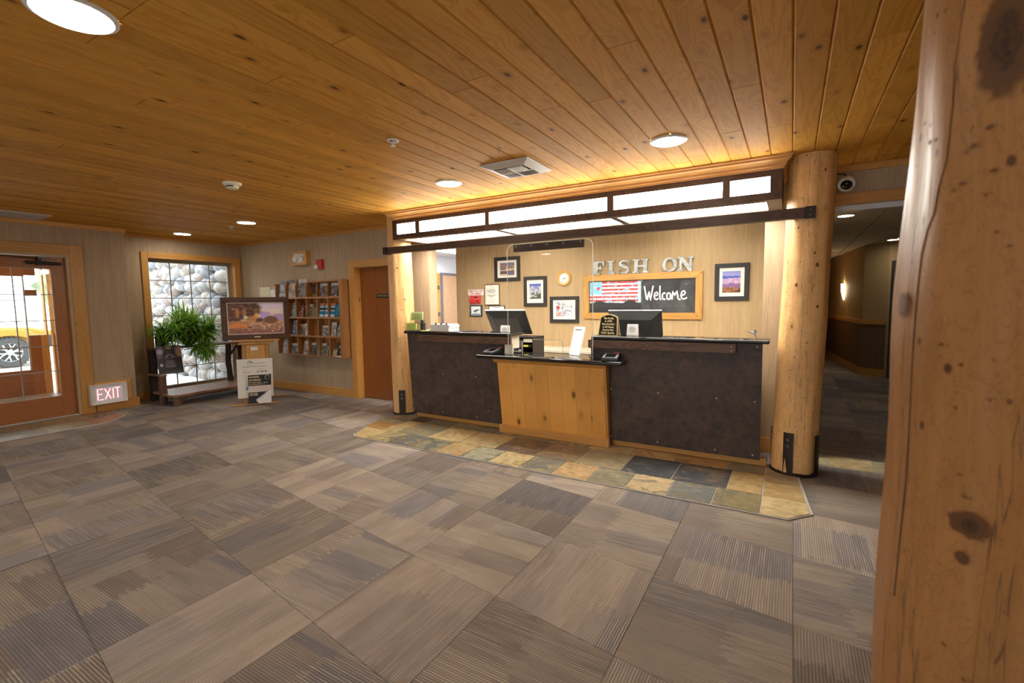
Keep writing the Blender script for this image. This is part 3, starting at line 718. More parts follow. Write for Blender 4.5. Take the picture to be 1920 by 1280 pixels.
# ================================================================== LOG POSTS
def log_post(label, axis, rad, knots, mat, name='log_post', straps=(), n=64, rings=72, seed=0, plate=0.0, eyes=(), crack=()):
    c0 = axis(0.0); root = thing(name, (c0[0], c0[1], 0.0), label, 'log post')
    m = MB(); top = CZ+0.004
    for j in range(rings+1):
        z = 0.03 + (top-0.03)*j/rings; cx, cy = axis(z)
        for i in range(n):
            a = 2*PI*i/n; r = rad(z)
            p = Vector((math.cos(a)*1.6, math.sin(a)*1.6, z*0.9+seed))
            r += 0.012*mnoise.noise(p) + 0.005*mnoise.noise(p*3.1) + 0.0025*mnoise.noise(Vector((math.cos(a)*9, math.sin(a)*9, z*2.2+seed)))
            for ka, kz, ks, kh in knots:
                da = math.atan2(math.sin(a-ka), math.cos(a-ka))*r; d2 = (da/ks)**2+((z-kz)/(ks*1.5))**2
                r += kh*math.exp(-d2)
            m.v.append(Vector((cx+r*math.cos(a), cy+r*math.sin(a), z)))
    for j in range(rings):
        for i in range(n):
            m.f.append([j*n+i, j*n+(i+1) % n, (j+1)*n+(i+1) % n, (j+1)*n+i])
    m.f.append([i for i in range(n-1, -1, -1)]); m.f.append([rings*n+i for i in range(n)])
    m.build('trunk', mat, root, smooth=True, sharp=70)
    # dark knot eyes set into the surface
    for q, (ka, kz, ks, kh) in enumerate(knots):
        if ks > 0.09: continue
        cx, cy = axis(kz); r = rad(kz)+kh+0.012*mnoise.noise(Vector((math.cos(ka)*1.6, math.sin(ka)*1.6, kz*0.9+seed)))
        k = MB(); o = Vector((cx+r*math.cos(ka), cy+r*math.sin(ka), kz)); nr = Vector((math.cos(ka), math.sin(ka), 0)); tg = Vector((-math.sin(ka), math.cos(ka), 0))
        pts = []
        for i in range(14):
            t = 2*PI*i/14; w = 1+0.2*math.sin(3*t+q); pts.append((math.cos(t)*ks*0.42*w, math.sin(t)*ks*0.62*w))
        k.prism(pts, o, tg, (0,0,1), nr, -0.010, 0.0035)
        k.build('knot', KNOT, root)
    def surf(ka, kz, up_=0.0):
        cx, cy = axis(kz); p = Vector((math.cos(ka)*1.6, math.sin(ka)*1.6, kz*0.9+seed)); r = rad(kz)+up_
        r += 0.012*mnoise.noise(p)+0.005*mnoise.noise(p*3.1)+0.0025*mnoise.noise(Vector((math.cos(ka)*9, math.sin(ka)*9, kz*2.2+seed)))
        for a2, z2, ks, kh in knots:
            da = math.atan2(math.sin(ka-a2), math.cos(ka-a2))*r; r += kh*math.exp(-(da/ks)**2-((kz-z2)/(ks*1.5))**2)
        return Vector((cx+r*math.cos(ka), cy+r*math.sin(ka), kz))
    for q, (dg, kz, rw, rh) in enumerate(eyes):
        ka = R(dg); o = surf(ka, kz); nr = Vector((math.cos(ka), math.sin(ka), 0)); tg = Vector((-math.sin(ka), math.cos(ka), 0))
        k = MB(); pts = [(math.cos(2*PI*i/14)*rw*(1+0.22*math.sin(3*2*PI*i/14+q)), math.sin(2*PI*i/14)*rh*(1+0.15*math.cos(2*2*PI*i/14+q))) for i in range(14)]
        k.prism(pts, o, tg, (0,0,1), nr, -0.012, 0.0022); k.build('knot', KNOT, root)
    if crack:
        k = MB(); pts = [surf(R(a_), z_, 0.0005) for a_, z_ in crack]; k.tube(pts, [0.0006+0.0011*abs(math.sin(3.1*i)) for i in range(len(pts))], 6)
        k.build('drying_crack', CRACK, root)
    for ang, w, z0, z1 in straps:
        cx, cy = axis(0.2); r = rad(0.2)+0.009; k = MB()
        hw = w/2/r
        k.lathe([(r-0.03,z0),(r,z0),(r,z1),(r-0.03,z1),(r-0.03,z0)], (cx,cy,0), 6, 'Z', ang-hw, ang+hw, cap=False)
        st = k.build('steel_strap', STRAP, root)
        for zz in (z1-0.055, z1-0.105):
            d = Vector((math.cos(ang), math.sin(ang), 0)); o = Vector((cx,cy,zz))
            MB().tube([o+d*(r-0.002), o+d*(r+0.010)], 0.013, 6).build('bolt', BOLT, st)
    if plate:
        cx, cy = axis(0); k = MB(); k.lathe([(plate,0.006),(plate,0.026),(plate-0.012,0.034)], (cx,cy,0), 40); k.build('base_plate', STRAP, root)
    return root
def knot_heart():
    """dark heart that fades out raggedly into the wood round it"""
    t = T('knot_heart', 0.5); g = t.gen()
    d = t.n('ShaderNodeVectorMath', {'operation': 'DISTANCE'}, i0=g, i1=(0.5, 0.5, 0.5)).outputs['Value']
    nz = t.noise(t.off(t.obj()), 70.0, 3.0, 0.6); d = t.math('ADD', d, t.math('MULTIPLY', t.math('SUBTRACT', nz, 0.5), 0.28))
    rg = t.math('SINE', t.math('MULTIPLY', d, 60.0))
    t.color(t.mix(t.rng(d, 0.12, 0.45), t.mix(t.rng(rg, -1, 1), (0.030,0.012,0.006), (0.075,0.030,0.013)), (0.20,0.085,0.028)))
    tr = t.nt.nodes.new('ShaderNodeBsdfTransparent'); mx = t.nt.nodes.new('ShaderNodeMixShader')
    t.put(mx.inputs[0], t.rng(d, 0.47, 0.28, 0.0, 1.0, True)); t.nt.links.new(tr.outputs[0], mx.inputs[1]); t.nt.links.new(t.b.outputs[0], mx.inputs[2])
    t.nt.links.new(mx.outputs[0], t.out.inputs[0]); return t.m
KNOT = knot_heart()
CRACK = plain('crack_dark', (0.09, 0.038, 0.015), 0.7, mottled=0.4)  # dark tone of the crack line
def aR(z):
    t = (z-0.2)/2.2; return (0.056+0.052*t, 4.54)
log_post('stout peeled log post beside the hall opening, standing at the end of the desk', aR, lambda z: 0.168-0.003*z,
         [(R(-75),1.80,0.035,0.004),(R(-62),2.42,0.03,0.003),(R(-112),1.55,0.035,0.006),(R(-68),1.70,0.04,0.008),(R(-60),1.38,0.03,0.006),(R(-95),1.45,0.022,0.004),(R(-80),1.10,0.032,0.007),(R(-105),0.98,0.025,0.005),(R(-78),0.66,0.022,0.005),(R(-90),0.42,0.02,0.003),(R(-100),1.25,0.02,0.003),(R(-115),2.0,0.025,0.004),(R(-25),1.25,0.12,0.012)],
         LOG, straps=((R(-106),0.075,0.022,0.36),(R(-27),0.075,0.022,0.34),(R(64),0.075,0.022,0.36),(R(164),0.075,0.022,0.36)), plate=0.178)
log_post('slimmer peeled log post beside the mahogany door, at the lime leaflet end of the desk', lambda z: (-4.385-0.01*z, 4.62), lambda z: 0.158-0.004*z,
         [(R(-60),1.9,0.03,0.005),(R(-30),1.50,0.03,0.006),(R(-70),1.0,0.03,0.005),(R(-90),0.7,0.03,0.004),(R(-20),1.75,0.025,0.004)],
         LOG, straps=((R(-62),0.085,0.022,0.33),(R(28),0.085,0.022,0.33),(R(208),0.085,0.022,0.33)), seed=5.3, plate=0.165)
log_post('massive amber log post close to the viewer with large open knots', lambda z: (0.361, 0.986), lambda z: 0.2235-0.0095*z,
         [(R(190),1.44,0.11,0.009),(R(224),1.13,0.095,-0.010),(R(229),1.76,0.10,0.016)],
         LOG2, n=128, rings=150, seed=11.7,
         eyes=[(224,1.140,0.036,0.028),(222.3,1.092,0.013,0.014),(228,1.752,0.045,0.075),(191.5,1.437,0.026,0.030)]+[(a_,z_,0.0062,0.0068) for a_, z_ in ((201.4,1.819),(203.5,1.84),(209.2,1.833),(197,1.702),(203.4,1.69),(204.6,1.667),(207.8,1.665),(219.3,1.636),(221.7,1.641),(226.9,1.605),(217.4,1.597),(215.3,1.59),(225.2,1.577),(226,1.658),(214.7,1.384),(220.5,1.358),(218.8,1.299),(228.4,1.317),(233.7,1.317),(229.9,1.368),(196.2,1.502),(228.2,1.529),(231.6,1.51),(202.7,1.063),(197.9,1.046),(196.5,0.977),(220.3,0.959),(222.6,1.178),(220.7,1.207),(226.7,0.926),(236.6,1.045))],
         crack=((219,1.95),(217,1.828),(214.9,1.75),(214.5,1.70),(212.6,1.633),(209.6,1.60),(208,1.565),(205,1.545),(202.8,1.508),(202.2,1.446),(201.7,1.399),(200.5,1.335),(199.5,1.253),(199.1,1.168),(198.5,1.08),(198.6,0.98)))

# ================================================================== CANOPY OVER THE DESK
cn = thing('light_canopy', (-2.18, 4.64, 2.23), 'long brown steel light canopy with glowing white panels hung over the reception desk', 'ceiling light')
FY = 4.36
xo = [(-4.193,-3.895),(-3.834,-2.900),(-2.847,-1.523),(-1.461,-0.526),(-0.470,-0.178)]
f = MB()
f.box(-4.265,-0.095,FY,FY+0.012,2.415,2.466).box(-4.265,-0.095,FY,FY+0.012,2.23,2.290)
ed = [-4.265]+[v for p in xo for v in p]+[-0.095]
for a, b in zip(ed[0::2], ed[1::2]): f.box(a,b,FY,FY+0.012,2.290,2.415)
f.build('fascia_frame', BRONZE, cn)
for a, b in xo: bx(a-0.004,b+0.004,FY+0.0125,FY+0.016,2.286,2.419).build('fascia_diffuser', DIFF, cn)
bt = [(-4.17,-2.835),(-2.770,-1.52),(-1.455,-0.205)]
u = MB(); u.box(-4.228,-0.095,FY+0.012,FY+0.09,2.23,2.25).box(-4.228,-0.095,4.88,4.985,2.23,2.25)
ed = [-4.228]+[v for p in bt for v in p]+[-0.095]
for a, b in zip(ed[0::2], ed[1::2]): u.box(a,b,FY+0.09,4.88,2.23,2.25)
u.build('soffit_frame', BRONZE, cn)
for a, b in bt: bx(a-0.003,b+0.003,FY+0.087,4.883,2.243,2.247).build('soffit_diffuser', DIFF, cn)
MB().box(-4.228,-4.215,FY+0.012,4.985,2.25,2.50).box(-0.11,-0.095,FY+0.012,4.985,2.25,2.50).box(-4.215,-0.11,4.97,4.985,2.25,2.50).box(-4.228,-0.095,FY+0.02,4.985,2.466,2.50).build('housing', BRONZE, cn)
# crown moulding round the top of the canopy
prof = [(-0.02,2.462),(0.008,2.462),(0.012,2.478),(0.022,2.482),(0.026,2.500),(0.044,2.518),(0.058,2.528),(0.060,2.542),(0.074,2.546),(0.074,CZ),(-0.02,CZ)]
m = MB(); n = len(prof)
path = [lambda o: (-4.265-o, 4.98), lambda o: (-4.265-o, FY-o), lambda o: (-0.095+o, FY-o), lambda o: (-0.095+o, 4.98)]
for pf in path:
    for o, z in prof: x, y = pf(o); m.v.append(Vector((x, y, z)))
for k in range(3):
    for i in range(n): m.f.append([k*n+i, k*n+(i+1) % n, (k+1)*n+(i+1) % n, (k+1)*n+i])
struct(m, 'trim_canopy_crown', FIRX)
# dark cross beam
be = thing('timber_beam', (-2.14, 4.38, 2.063), 'dark stained timber beam spanning between the two log posts under the canopy', 'beam')
bx(-4.36,0.065,4.352,4.425,2.066,2.146).build('beam_timber', BEAMX, be, bevel=0.004)
for a, b in ((-4.43,-4.36),(0.065,0.135)):
    e = MB().box(a,b,4.346,4.431,2.060,2.150).build('end_bracket', STRAP, be, bevel=0.002)
    for z in (2.085,2.125): MB().tube([((a+b)/2,4.348,z),((a+b)/2,4.341,z)], 0.007, 6).build('bolt', BOLT, e)
# acrylic guard
gd = thing('sneeze_guard', (-2.13, 4.34, 0.886), 'clear acrylic screen with rounded corners hanging from a dark board over the low desk', 'acrylic screen')
def rounded(x0, x1, z0, z1, r, n=8):
    p = [(x0,z0),(x1,z0)]
    for k in range(n+1): t = PI/2*k/n; p.append((x1-r+r*math.cos(PI/2-t+0)*1 if False else x1-r+r*math.cos(t), z1-r+r*math.sin(t)))
    for k in range(n+1): t = PI/2+PI/2*k/n; p.append((x0+r+r*math.cos(t), z1-r+r*math.sin(t)))
    return p
def slotpath(x0, x1, z0, z1, r, n=6):
    p = [(x0,z0)]
    for k in range(n+1): t = PI-PI/2*k/n; p.append((x0+r+r*math.cos(t), z1-r+r*math.sin(t)))
    for k in range(n+1): t = PI/2-PI/2*k/n; p.append((x1-r+r*math.cos(t), z1-r+r*math.sin(t)))
    p.append((x1,z0)); return p
sx0, sx1, sz0, sz1 = -2.612, -1.655, 0.887, 2.046
slot = slotpath(-2.44, -1.975, sz0, 1.058, 0.05)
outl = rounded(sx0, sx1, sz0, sz1, 0.075)
m = MB(); m.xz([outl[0]]+slot+outl[1:], 4.338, 4.343); m.build('clear_sheet', ACRYL, gd)
e = MB()
e.tube([(x,4.3405,z) for x, z in outl[1:]]+[(sx0,4.3405,sz0)], 0.0036, 6)
e.tube([(x,4.3405,z) for x, z in slot], 0.0028, 6)
e.build('polished_edge', ACRED, gd)
hb = bx(-2.535,-1.745,4.344,4.362,1.968,2.052).build('hanging_board', BEAMX, gd, bevel=0.002)
for k in range(5): MB().tube([(-2.50+0.18*k,4.3385,2.022),(-2.50+0.18*k,4.332,2.022)], 0.007, 8).build('screw', SCREW, hb)

# ================================================================== RECEPTION DESK
def bar_unit(label, x0, x1, kx0, kx1, sx0, sx1, screws, endx, endmat):
    t = thing('reception_counter', ((x0+x1)/2, 4.5, 0), label, 'counter')
    MB().prism([(4.425,1.075),(4.475,0.075),(4.63,0.075),(4.63,1.075)], (x0+0.012,0,0), (0,1,0), (0,0,1), (1,0,0), 0, x1-x0-0.024).build('carcass', endmat, t)
    MB().prism([(4.412,1.076),(4.484,0.070),(4.472,0.070),(4.400,1.076)], (x0,0,0), (0,1,0), (0,0,1), (1,0,0), 0, x1-x0).build('steel_panel', RUST, t)
    bx(kx0,kx1,4.515,4.56,0.010,0.078).build('kick_board', FIRX, t, bevel=0.003)
    sh = bx(sx0,sx1,4.368,4.398,0.990,1.072).build('dark_board', BARKX, t, bevel=0.003)
    for x in (sx0+0.035, sx1-0.035):
        for z in (1.012,1.050): MB().tube([(x,4.369,z),(x,4.3645,z)], 0.005, 8).build('screw', SCREW, sh)
    for x, z in screws:
        y = 4.400+0.072*(1.076-z)/1.006; k = y/4.45
        MB().lathe([(0.0085,0.0),(0.007,-0.003),(0.0,-0.0045)], (x*k,y,1.45+(z-1.45)*k), 8, 'Y', cap=False).build('screw', SCREW, t)
    return t
cL = bar_unit('tall counter section clad in rusted steel beside the slim log post', -4.115, -2.63, -4.09, -2.74, -3.905, -2.600,
         [(-3.606,0.592),(-3.124,0.591),(-3.625,0.126),(-3.117,0.124),(-4.093,0.59),(-4.079,0.122),(-2.957,0.208)], -2.63, CREAM)
cR = bar_unit('tall counter section clad in rusted steel beside the stout log post', -1.70, -0.198, -1.52, -0.150, -1.715, -0.395,
         [(-1.052,0.585),(-0.547,0.581),(-0.247,0.578),(-1.503,0.114),(-1.052,0.116),(-0.552,0.117),(-0.251,0.114),(-0.24,1.045),(-1.505,0.584)], -0.198, RUST)
def top_slab(label, x0, x1, y0, y1, z0, z1):
    m = MB(); r = (z1-z0)/2; p = []
    for k in range(9): t = PI/2+PI*k/8; p.append((y0+r+r*math.cos(t), z0+r+r*math.sin(t)))
    p += [(y1,z0),(y1,z1)]
    m.prism(p, (x0,0,0), (0,1,0), (0,0,1), (1,0,0), 0, x1-x0)
    o = m.build('granite_countertop', GRAN, smooth=True, bevel=0.008, segs=3)
    return tag(o, label, 'countertop')
top_slab('black granite top of the tall counter with lime leaflets on it', -4.135, -2.600, 4.358, 4.640, 1.077, 1.113)
top_slab('black granite top of the tall counter carrying the no-smoking sign', -1.680, -0.148, 4.358, 4.640, 1.077, 1.108)
# low desk in the middle
pd = thing('low_desk', (-2.13, 4.40, 0), 'low pine fronted desk section between the two steel clad counters', 'desk')
rnd = random.Random(3)
pw = 1.205/8
for k in range(8):
    x0 = -2.735+pw*k
    MB().prism([(4.392,0.095),(4.300,0.830),(4.320,0.830),(4.412,0.095)], (x0+0.0008,0,0), (0,1,0), (0,0,1), (1,0,0), 0, pw-0.0016).build('pine_board', PODW, pd)
MB().prism([(4.412,0.02),(4.320,0.83),(4.410,0.83),(4.424,0.02)], (-2.725,0,0), (0,1,0), (0,0,1), (1,0,0), 0, 1.19).build('desk_core', PALEW, pd)
MB().prism([(4.400,0.10),(4.302,0.845),(4.396,0.845),(4.442,0.075)], (-1.530,0,0), (0,1,0), (0,0,1), (1,0,0), 0, 0.018).build('side_board', FIRZ, pd)
bx(-2.765,-1.50,4.372,4.408,0.010,0.098).build('base_moulding', FIRX, pd, bevel=0.006)
MB().prism([(4.302,0.800),(4.262,0.843),(4.330,0.843),(4.330,0.800)], (-2.775,0,0), (0,1,0), (0,0,1), (1,0,0), 0, 1.275).build('crown_strip', FIRX, pd)
o = MB(); r = 0.0205; p = []
for k in range(9): t = PI/2+PI*k/8; p.append((4.200+r+r*math.cos(t), 0.844+r+r*math.sin(t)))
p += [(4.392,0.844),(4.392,0.885)]
o.prism(p, (-2.945,0,0), (0,1,0), (0,0,1), (1,0,0), 0, 1.615)
o.box(-2.625,-1.705,4.392,4.66,0.844,0.885)
tag(o.build('granite_desktop', GRAN, smooth=True, bevel=0.007, segs=3), 'black granite top of the low desk under the acrylic screen', 'countertop')
# office side furniture
sd = thing('office_desk', (-2.2, 5.05, 0), 'pale grey office desk running behind the reception counters', 'desk')
bx(-4.10,-2.66,4.67,5.40,0.72,0.76).build('desktop', plain('desk_laminate', (0.50,0.46,0.40), 0.4), sd, bevel=0.003)
bx(-1.68,-0.30,4.67,5.40,0.72,0.76).build('desktop', bpy.data.materials['desk_laminate'], sd, bevel=0.003)
bx(-2.66,-1.68,4.67,5.40,0.68,0.72).build('desktop', bpy.data.materials['desk_laminate'], sd, bevel=0.003)
for x in (-4.08,-2.70,-1.66,-0.34): bx(x,x+0.03,4.70,5.38,0,0.72).build('leg_panel', bpy.data.materials['desk_laminate'], sd)
cr = thing('office_cabinet', (-2.2, 5.8, 0), 'low beige cabinet standing along the office wall behind the desk', 'cabinet')
bx(-3.4,-0.35,5.62,6.09,0.02,0.78).build('body', plain('beige_laminate', (0.48,0.41,0.32), 0.5), cr)
bx(-3.42,-0.33,5.58,6.095,0.78,0.815).build('worktop', plain('beige_top', (0.52,0.46,0.37), 0.4), cr, bevel=0.003)
for k in range(5): bx(-3.38+0.6*k,-2.81+0.6*k,5.60,5.62,0.06,0.76).build('door', bpy.data.materials['beige_laminate'], cr, bevel=0.002)

# monitors seen from behind
def monitor(label, x0, x1, yt, zt, tilt, cardx, cardz, cw):
    xm = (x0+x1)/2; t = thing('monitor', (xm, yt+0.14, 0.76), label, 'monitor')
    w = x1-x0; h = 0.345; dn = Vector((0, math.sin(tilt), -math.cos(tilt))); bk = Vector((0, -math.cos(tilt), -math.sin(tilt)))
    o = Vector((x0, yt, zt))
    def slab(a0, a1, b0, b1, d0, d1):
        return MB().prism([(a0,b0),(a1,b0),(a1,b1),(a0,b1)], o, (1,0,0), dn, bk, d0, d1)
    slab(0,w,0,h,-0.016,0.0).build('screen_bezel', BLACKP, t, bevel=0.002)
    s = MB(); q = []
    for (i0,i1,j0,j1,d) in ((0.004,w-0.004,0.004,h-0.004,0.0),(0.10,w-0.10,0.09,h-0.06,0.032)):
        q += [o+Vector((a,0,0))+dn*b+bk*d for a, b in ((i0,j0),(i1,j0),(i1,j1),(i0,j1))]
    s.add(q, [(4,5,6,7),(0,1,5,4),(1,2,6,5),(2,3,7,6),(3,0,4,7)])
    s.build('rear_shell', MONB, t)
    slab(0,w,-0.004,0.004,-0.018,0.002).build('top_edge', SILVER, t)
    # flat silver stand foot, with a ring emblem
    cz = cardz
    st = MB().prism([(-cw/2-0.006,0),(cw/2+0.006,0),(cw/2,0.115),(-cw/2,0.115)], (cardx,4.70,cz), (1,0,0), (0,0.10,0.995), (0,-0.995,0.10), 0, 0.012).build('stand', WHITEP, t, bevel=0.002)
    bx(cardx-0.03,cardx+0.03,4.73,4.78,0.76,cz+0.05).build('stand_neck', GREYP, t)
    bx(cardx-0.05,cardx+0.05,4.72,4.92,0.76,0.775).build('stand_foot', GREYP, t, bevel=0.003)
    c = Vector((cardx,4.70,cz))+Vector((0,0.1,0.995))*0.066+Vector((0,-0.995,0.1))*0.013
    rg = [(c+Vector((1,0,0))*0.030*math.cos(a)+Vector((0,0.1,0.995))*0.021*math.sin(a)) for a in [2*PI*k/20 for k in range(21)]]
    e = MB().tube(rg, 0.0016, 5, cap=False)
    e.text('DELL', 0.017, c, (1,0,0), (0,0.1,0.995), (0,-0.995,0.1), 0.001, bold=0.0004)
    e.build('emblem', INKG, st)
    for k, xx in enumerate((-0.05,0.02,0.06)):
        slab(w*0.62+xx,w*0.62+xx+0.028,h-0.085,h-0.07,0.018,0.030).build('port', INKG, t)
monitor('black monitor seen from behind above the counter with the paper stack', -3.245, -2.690, 4.845, 1.347, R(33), -2.87, 1.062, 0.118)
monitor('black monitor seen from behind, between the no-smoking sign and the chalkboard', -1.687, -1.131, 4.885, 1.341, R(15), -1.370, 1.095, 0.108)

# ---- things on the counters
tb = thing('no_smoking_sign', (-1.535, 4.48, 1.108), 'black A-frame counter sign with gold lettering about no smoking', 'sign')
def arch(w, h, r=0.03):
    p = [(-w/2-0.008,0),(w/2+0.008,0),(w/2-0.004,h-0.030)]
    for k in range(9): x = w/2-0.010-(w-0.02)*k/8; p.append((x, h-0.024+0.024*math.sin(PI*k/8)))
    p.append((-w/2+0.004,h-0.030)); return p
for nm, y0, lean, fc in (('front_panel', 4.425, R(12), -1), ('back_panel', 4.525, R(-12), 1)):
    ez = Vector((0,-math.cos(lean),math.sin(lean))); up = Vector((0,math.sin(lean),math.cos(lean)))
    fp = MB().prism(arch(0.178,0.212), (-1.535,y0,1.1085), (1,0,0), up, ez, -0.002, 0.002).build(nm, GOLD, tb)
    pp = [(x*0.945, 0.008+z*0.93) for x, z in arch(0.178,0.212)]
    MB().prism(pp, (-1.535,y0,1.1085), (1,0,0), up, ez, 0.0021 if fc < 0 else -0.0031, 0.0031 if fc < 0 else -0.0021).build('black_face', BLACKG, fp)
    if fc < 0:
        ls = ('This Facility','Is 100%','Non-Smoking','In All Guest','Rooms And','Public Spaces.')
        l = MB()
        for k, s_ in enumerate(ls):
            l.text(s_, 0.0275, Vector((-1.535,y0,1.1085))+up*(0.172-0.0285*k), (1,0,0), up, ez, 0.0035, bold=0.0009, width=[0.105,0.072,0.128,0.110,0.108,0.132][k])
        l.build('lettering', GOLD, fp)
wf = thing('white_display_frame', (-1.955, 4.64, 0.886), 'slim white display frame leaning back on the low desk', 'frame')
BL, BR, UP = Vector((-2.015,4.60,0.886)), Vector((-1.878,4.535,0.886)), Vector((0.015,0.115,0.290))
ex = (BR-BL); wd = ex.length; ex = ex.normalized(); ul = UP.length; ey = UP.normalized(); ez = ex.cross(ey)
fr = MB()
for a0,a1,b0,b1 in ((0,wd,0,0.02),(0,wd,ul-0.028,ul),(0,0.018,0.02,ul-0.028),(wd-0.018,wd,0.02,ul-0.028)):
    fr.prism([(a0,b0),(a1,b0),(a1,b1),(a0,b1)], BL, ex, ey, ez, -0.014, 0.006)
fr.build('white_border', WHITEP, wf)
MB().prism([(0.018,0.02),(wd-0.018,0.02),(wd-0.018,ul-0.028),(0.018,ul-0.028)], BL, ex, ey, ez, -0.012, -0.002).build('blank_insert', WPAPER, wf)
MB().tube([BL+UP*0.9+ex*wd/2-ez*0.016, Vector((-1.945,4.645,0.890))], 0.005, 6).build('easel_leg', WHITEP, wf)

def card_terminal(label, x, y, z, rz):
    t = thing('card_terminal', (x, y, z), label, 'card reader', rz=rz)
    m = MB().prism([(-0.10,0.004),(0.09,0.004),(0.10,0.045),(0.085,0.060),(-0.095,0.026)], (-0.075,0,0), (0,1,0), (0,0,1), (1,0,0), 0, 0.15)
    m.build('body', BLACKP, t, bevel=0.006, local=True)
    u_ = Vector((0,0.983,0.185)); w_ = Vector((0,-0.185,0.983))
    o_ = Vector((0,-0.005,0.0435))
    q = MB()
    for a0,a1,b0,b1 in ((-0.068,0.068,-0.085,-0.070),(-0.068,0.068,0.055,0.072),(-0.068,-0.05,-0.07,0.055),(0.05,0.068,-0.07,0.055)):
        q.prism([(a0,b0),(a1,b0),(a1,b1),(a0,b1)], o_, (1,0,0), u_, w_, 0.001, 0.006)
    q.build('silver_bezel', GREYP, t, local=True)
    MB().prism([(-0.05,-0.06),(0.05,-0.06),(0.05,0.05),(-0.05,0.05)], o_, (1,0,0), u_, w_, 0.0005, 0.003).build('screen', BLACKG, t, local=True)
    MB().box(0.015,0.065,0.075,0.098,0.055,0.072).build('red_tab', plain('orange_red', (0.75,0.10,0.04), 0.5) if 'orange_red' not in bpy.data.materials else bpy.data.materials['orange_red'], t, bevel=0.003, local=True)
    MB().tube([(-0.02,0.09,0.02),(-0.05,0.12,0.012),(-0.09,0.13,0.006),(-0.10,0.16,0.005)] if x < -2 else [(-0.06,0.06,0.02),(-0.13,0.05,0.03),(-0.20,0.04,0.05),(-0.235,0.06,0.02),(-0.20,0.07,0.005)], 0.004, 6).build('cable', BLACKP, t, local=True)
    return t
card_terminal('black card reader on the low desk near the black organiser', -2.80, 4.325, 0.8855, R(-6))
card_terminal('black card reader on the low desk below the no-smoking sign', -1.46, 4.315, 0.8855, R(6))
# organiser with drawers, on the office desk
og = thing('desk_organiser', (-2.68, 4.93, 0.76), 'black mesh desk organiser with papers in its trays', 'organiser')
x0,x1,y0,y1 = -2.815,-2.555,4.80,5.08
MB().box(x0,x1,y0,y1,0.760,0.772).box(x0,x0+0.008,y0,y1,0.772,1.040).box(x1-0.008,x1,y0,y1,0.772,1.040).box(x0,x1,y1-0.008,y1,0.772,1.04).box(x0,x1,y0,y1,1.032,1.042).build('case', plain('black_brown_case', (0.022,0.014,0.011), 0.55), og)
for z in (0.86,0.92,0.975): bx(x0+0.008,x1-0.008,y0+0.004,y1-0.01,z,z+0.006).build('tray', BLACKP, og)
ms = MB()
for i in range(9):
    for j in range(4): ms.obox((x0+0.022+0.0125*i+(0.006 if j % 2 else 0), y0-0.003, 0.93+0.018*j), (0.006,0.002,0.011))
ms.box(x0,x0+0.13,y0-0.002,y0,0.92,1.0)
ms.build('mesh_front', GREYP, og)
bx(x0+0.135,x1-0.012,y0+0.0,y1-0.03,0.981,1.018).build('paper_sheaf', CREAM, og)
bx(x0+0.135,x1-0.07,y0-0.002,y1-0.05,0.928,0.948).build('paper_sheaf', plain('yellow_pad', (0.85,0.75,0.10), 0.7), og)
hp = thing('hole_punch', (-2.60, 4.53, 0.885), 'small silver and black stapler on the low desk beside the cream card', 'stapler')
MB().prism([(-0.07,0.0),(0.07,0.0),(0.072,0.012),(-0.07,0.014)], (-2.60,4.50,0.886), (1,0,0), (0,0,1), (0,1,0), 0, 0.045).build('base', BLACKP, hp, bevel=0.002)
MB().prism([(-0.07,0.022),(-0.068,0.048),(0.02,0.058),(0.065,0.042),(0.066,0.024)], (-2.60,4.505,0.886), (1,0,0), (0,0,1), (0,1,0), 0, 0.034).build('arm', BLACKG, hp, bevel=0.004)
MB().tube([(-2.565,4.497,0.915),(-2.565,4.545,0.915)], 0.018, 14).build('silver_hinge', SILVER, hp, smooth=True)
tag(MB().prism([(0,0),(0.10,0),(0.10,0.115),(0,0.115)], (-2.688,4.392,0.886), (1,0,0), (0,0.06,0.998), (0,-0.998,0.06), 0, 0.006).build('cream_card', plain('ivory_card',(0.86,0.80,0.64),0.7)), 'plain cream card standing on the low desk against the counter end', 'card')
# lime leaflets in clear holder
lh = thing('leaflet_holder', (-4.06, 4.52, 1.113), 'clear two-tier holder of lime green leaflets beside the slim log post', 'leaflet holder')
MB().prism([(-0.12,0),(0.10,0),(0.10,0.10),(-0.12,0.10)], (-4.06,4.44,1.1135), (1,0,0), (0,0.12,0.993), (0,-0.993,0.12), 0, 0.003).prism([(-0.12,0),(0.12,0),(0.12,0.215),(-0.12,0.215)], (-4.06,4.51,1.1135), (1,0,0), (0,0.15,0.989), (0,-0.989,0.15), 0, 0.003).box(-4.18,-3.96,4.43,4.54,1.1132,1.117).build('clear_stand', ACRYL, lh)
MB().prism([(-0.105,0.12),(0.085,0.12),(0.085,0.225),(-0.105,0.225)], (-4.06,4.525,1.1135), (1,0,0), (0,0.15,0.989), (0,-0.989,0.15), 0.004, 0.016).build('pale_lime_sheet', LIMEL, lh)
MB().prism([(-0.11,0.008),(0.045,0.008),(0.045,0.088),(-0.11,0.088)], (-4.06,4.445,1.1135), (1,0,0), (0,0.12,0.993), (0,-0.993,0.12), -0.016, -0.002).build('lime_sheet', LIME, lh)
tx = MB()
for k in range(4): tx.prism([(-0.06,0.195-0.018*k),(0.05,0.195-0.018*k),(0.05,0.199-0.018*k),(-0.06,0.199-0.018*k)], (-4.06,4.525,1.1135), (1,0,0), (0,0.15,0.989), (0,-0.989,0.15), 0.0162, 0.0167)
tx.build('print', plain('olive_ink', (0.42,0.55,0.12), 0.8), lh)
pc = thing('pen_cup', (-3.905, 4.46, 1.113), 'black mesh cup full of pens on the tall counter', 'pen cup')
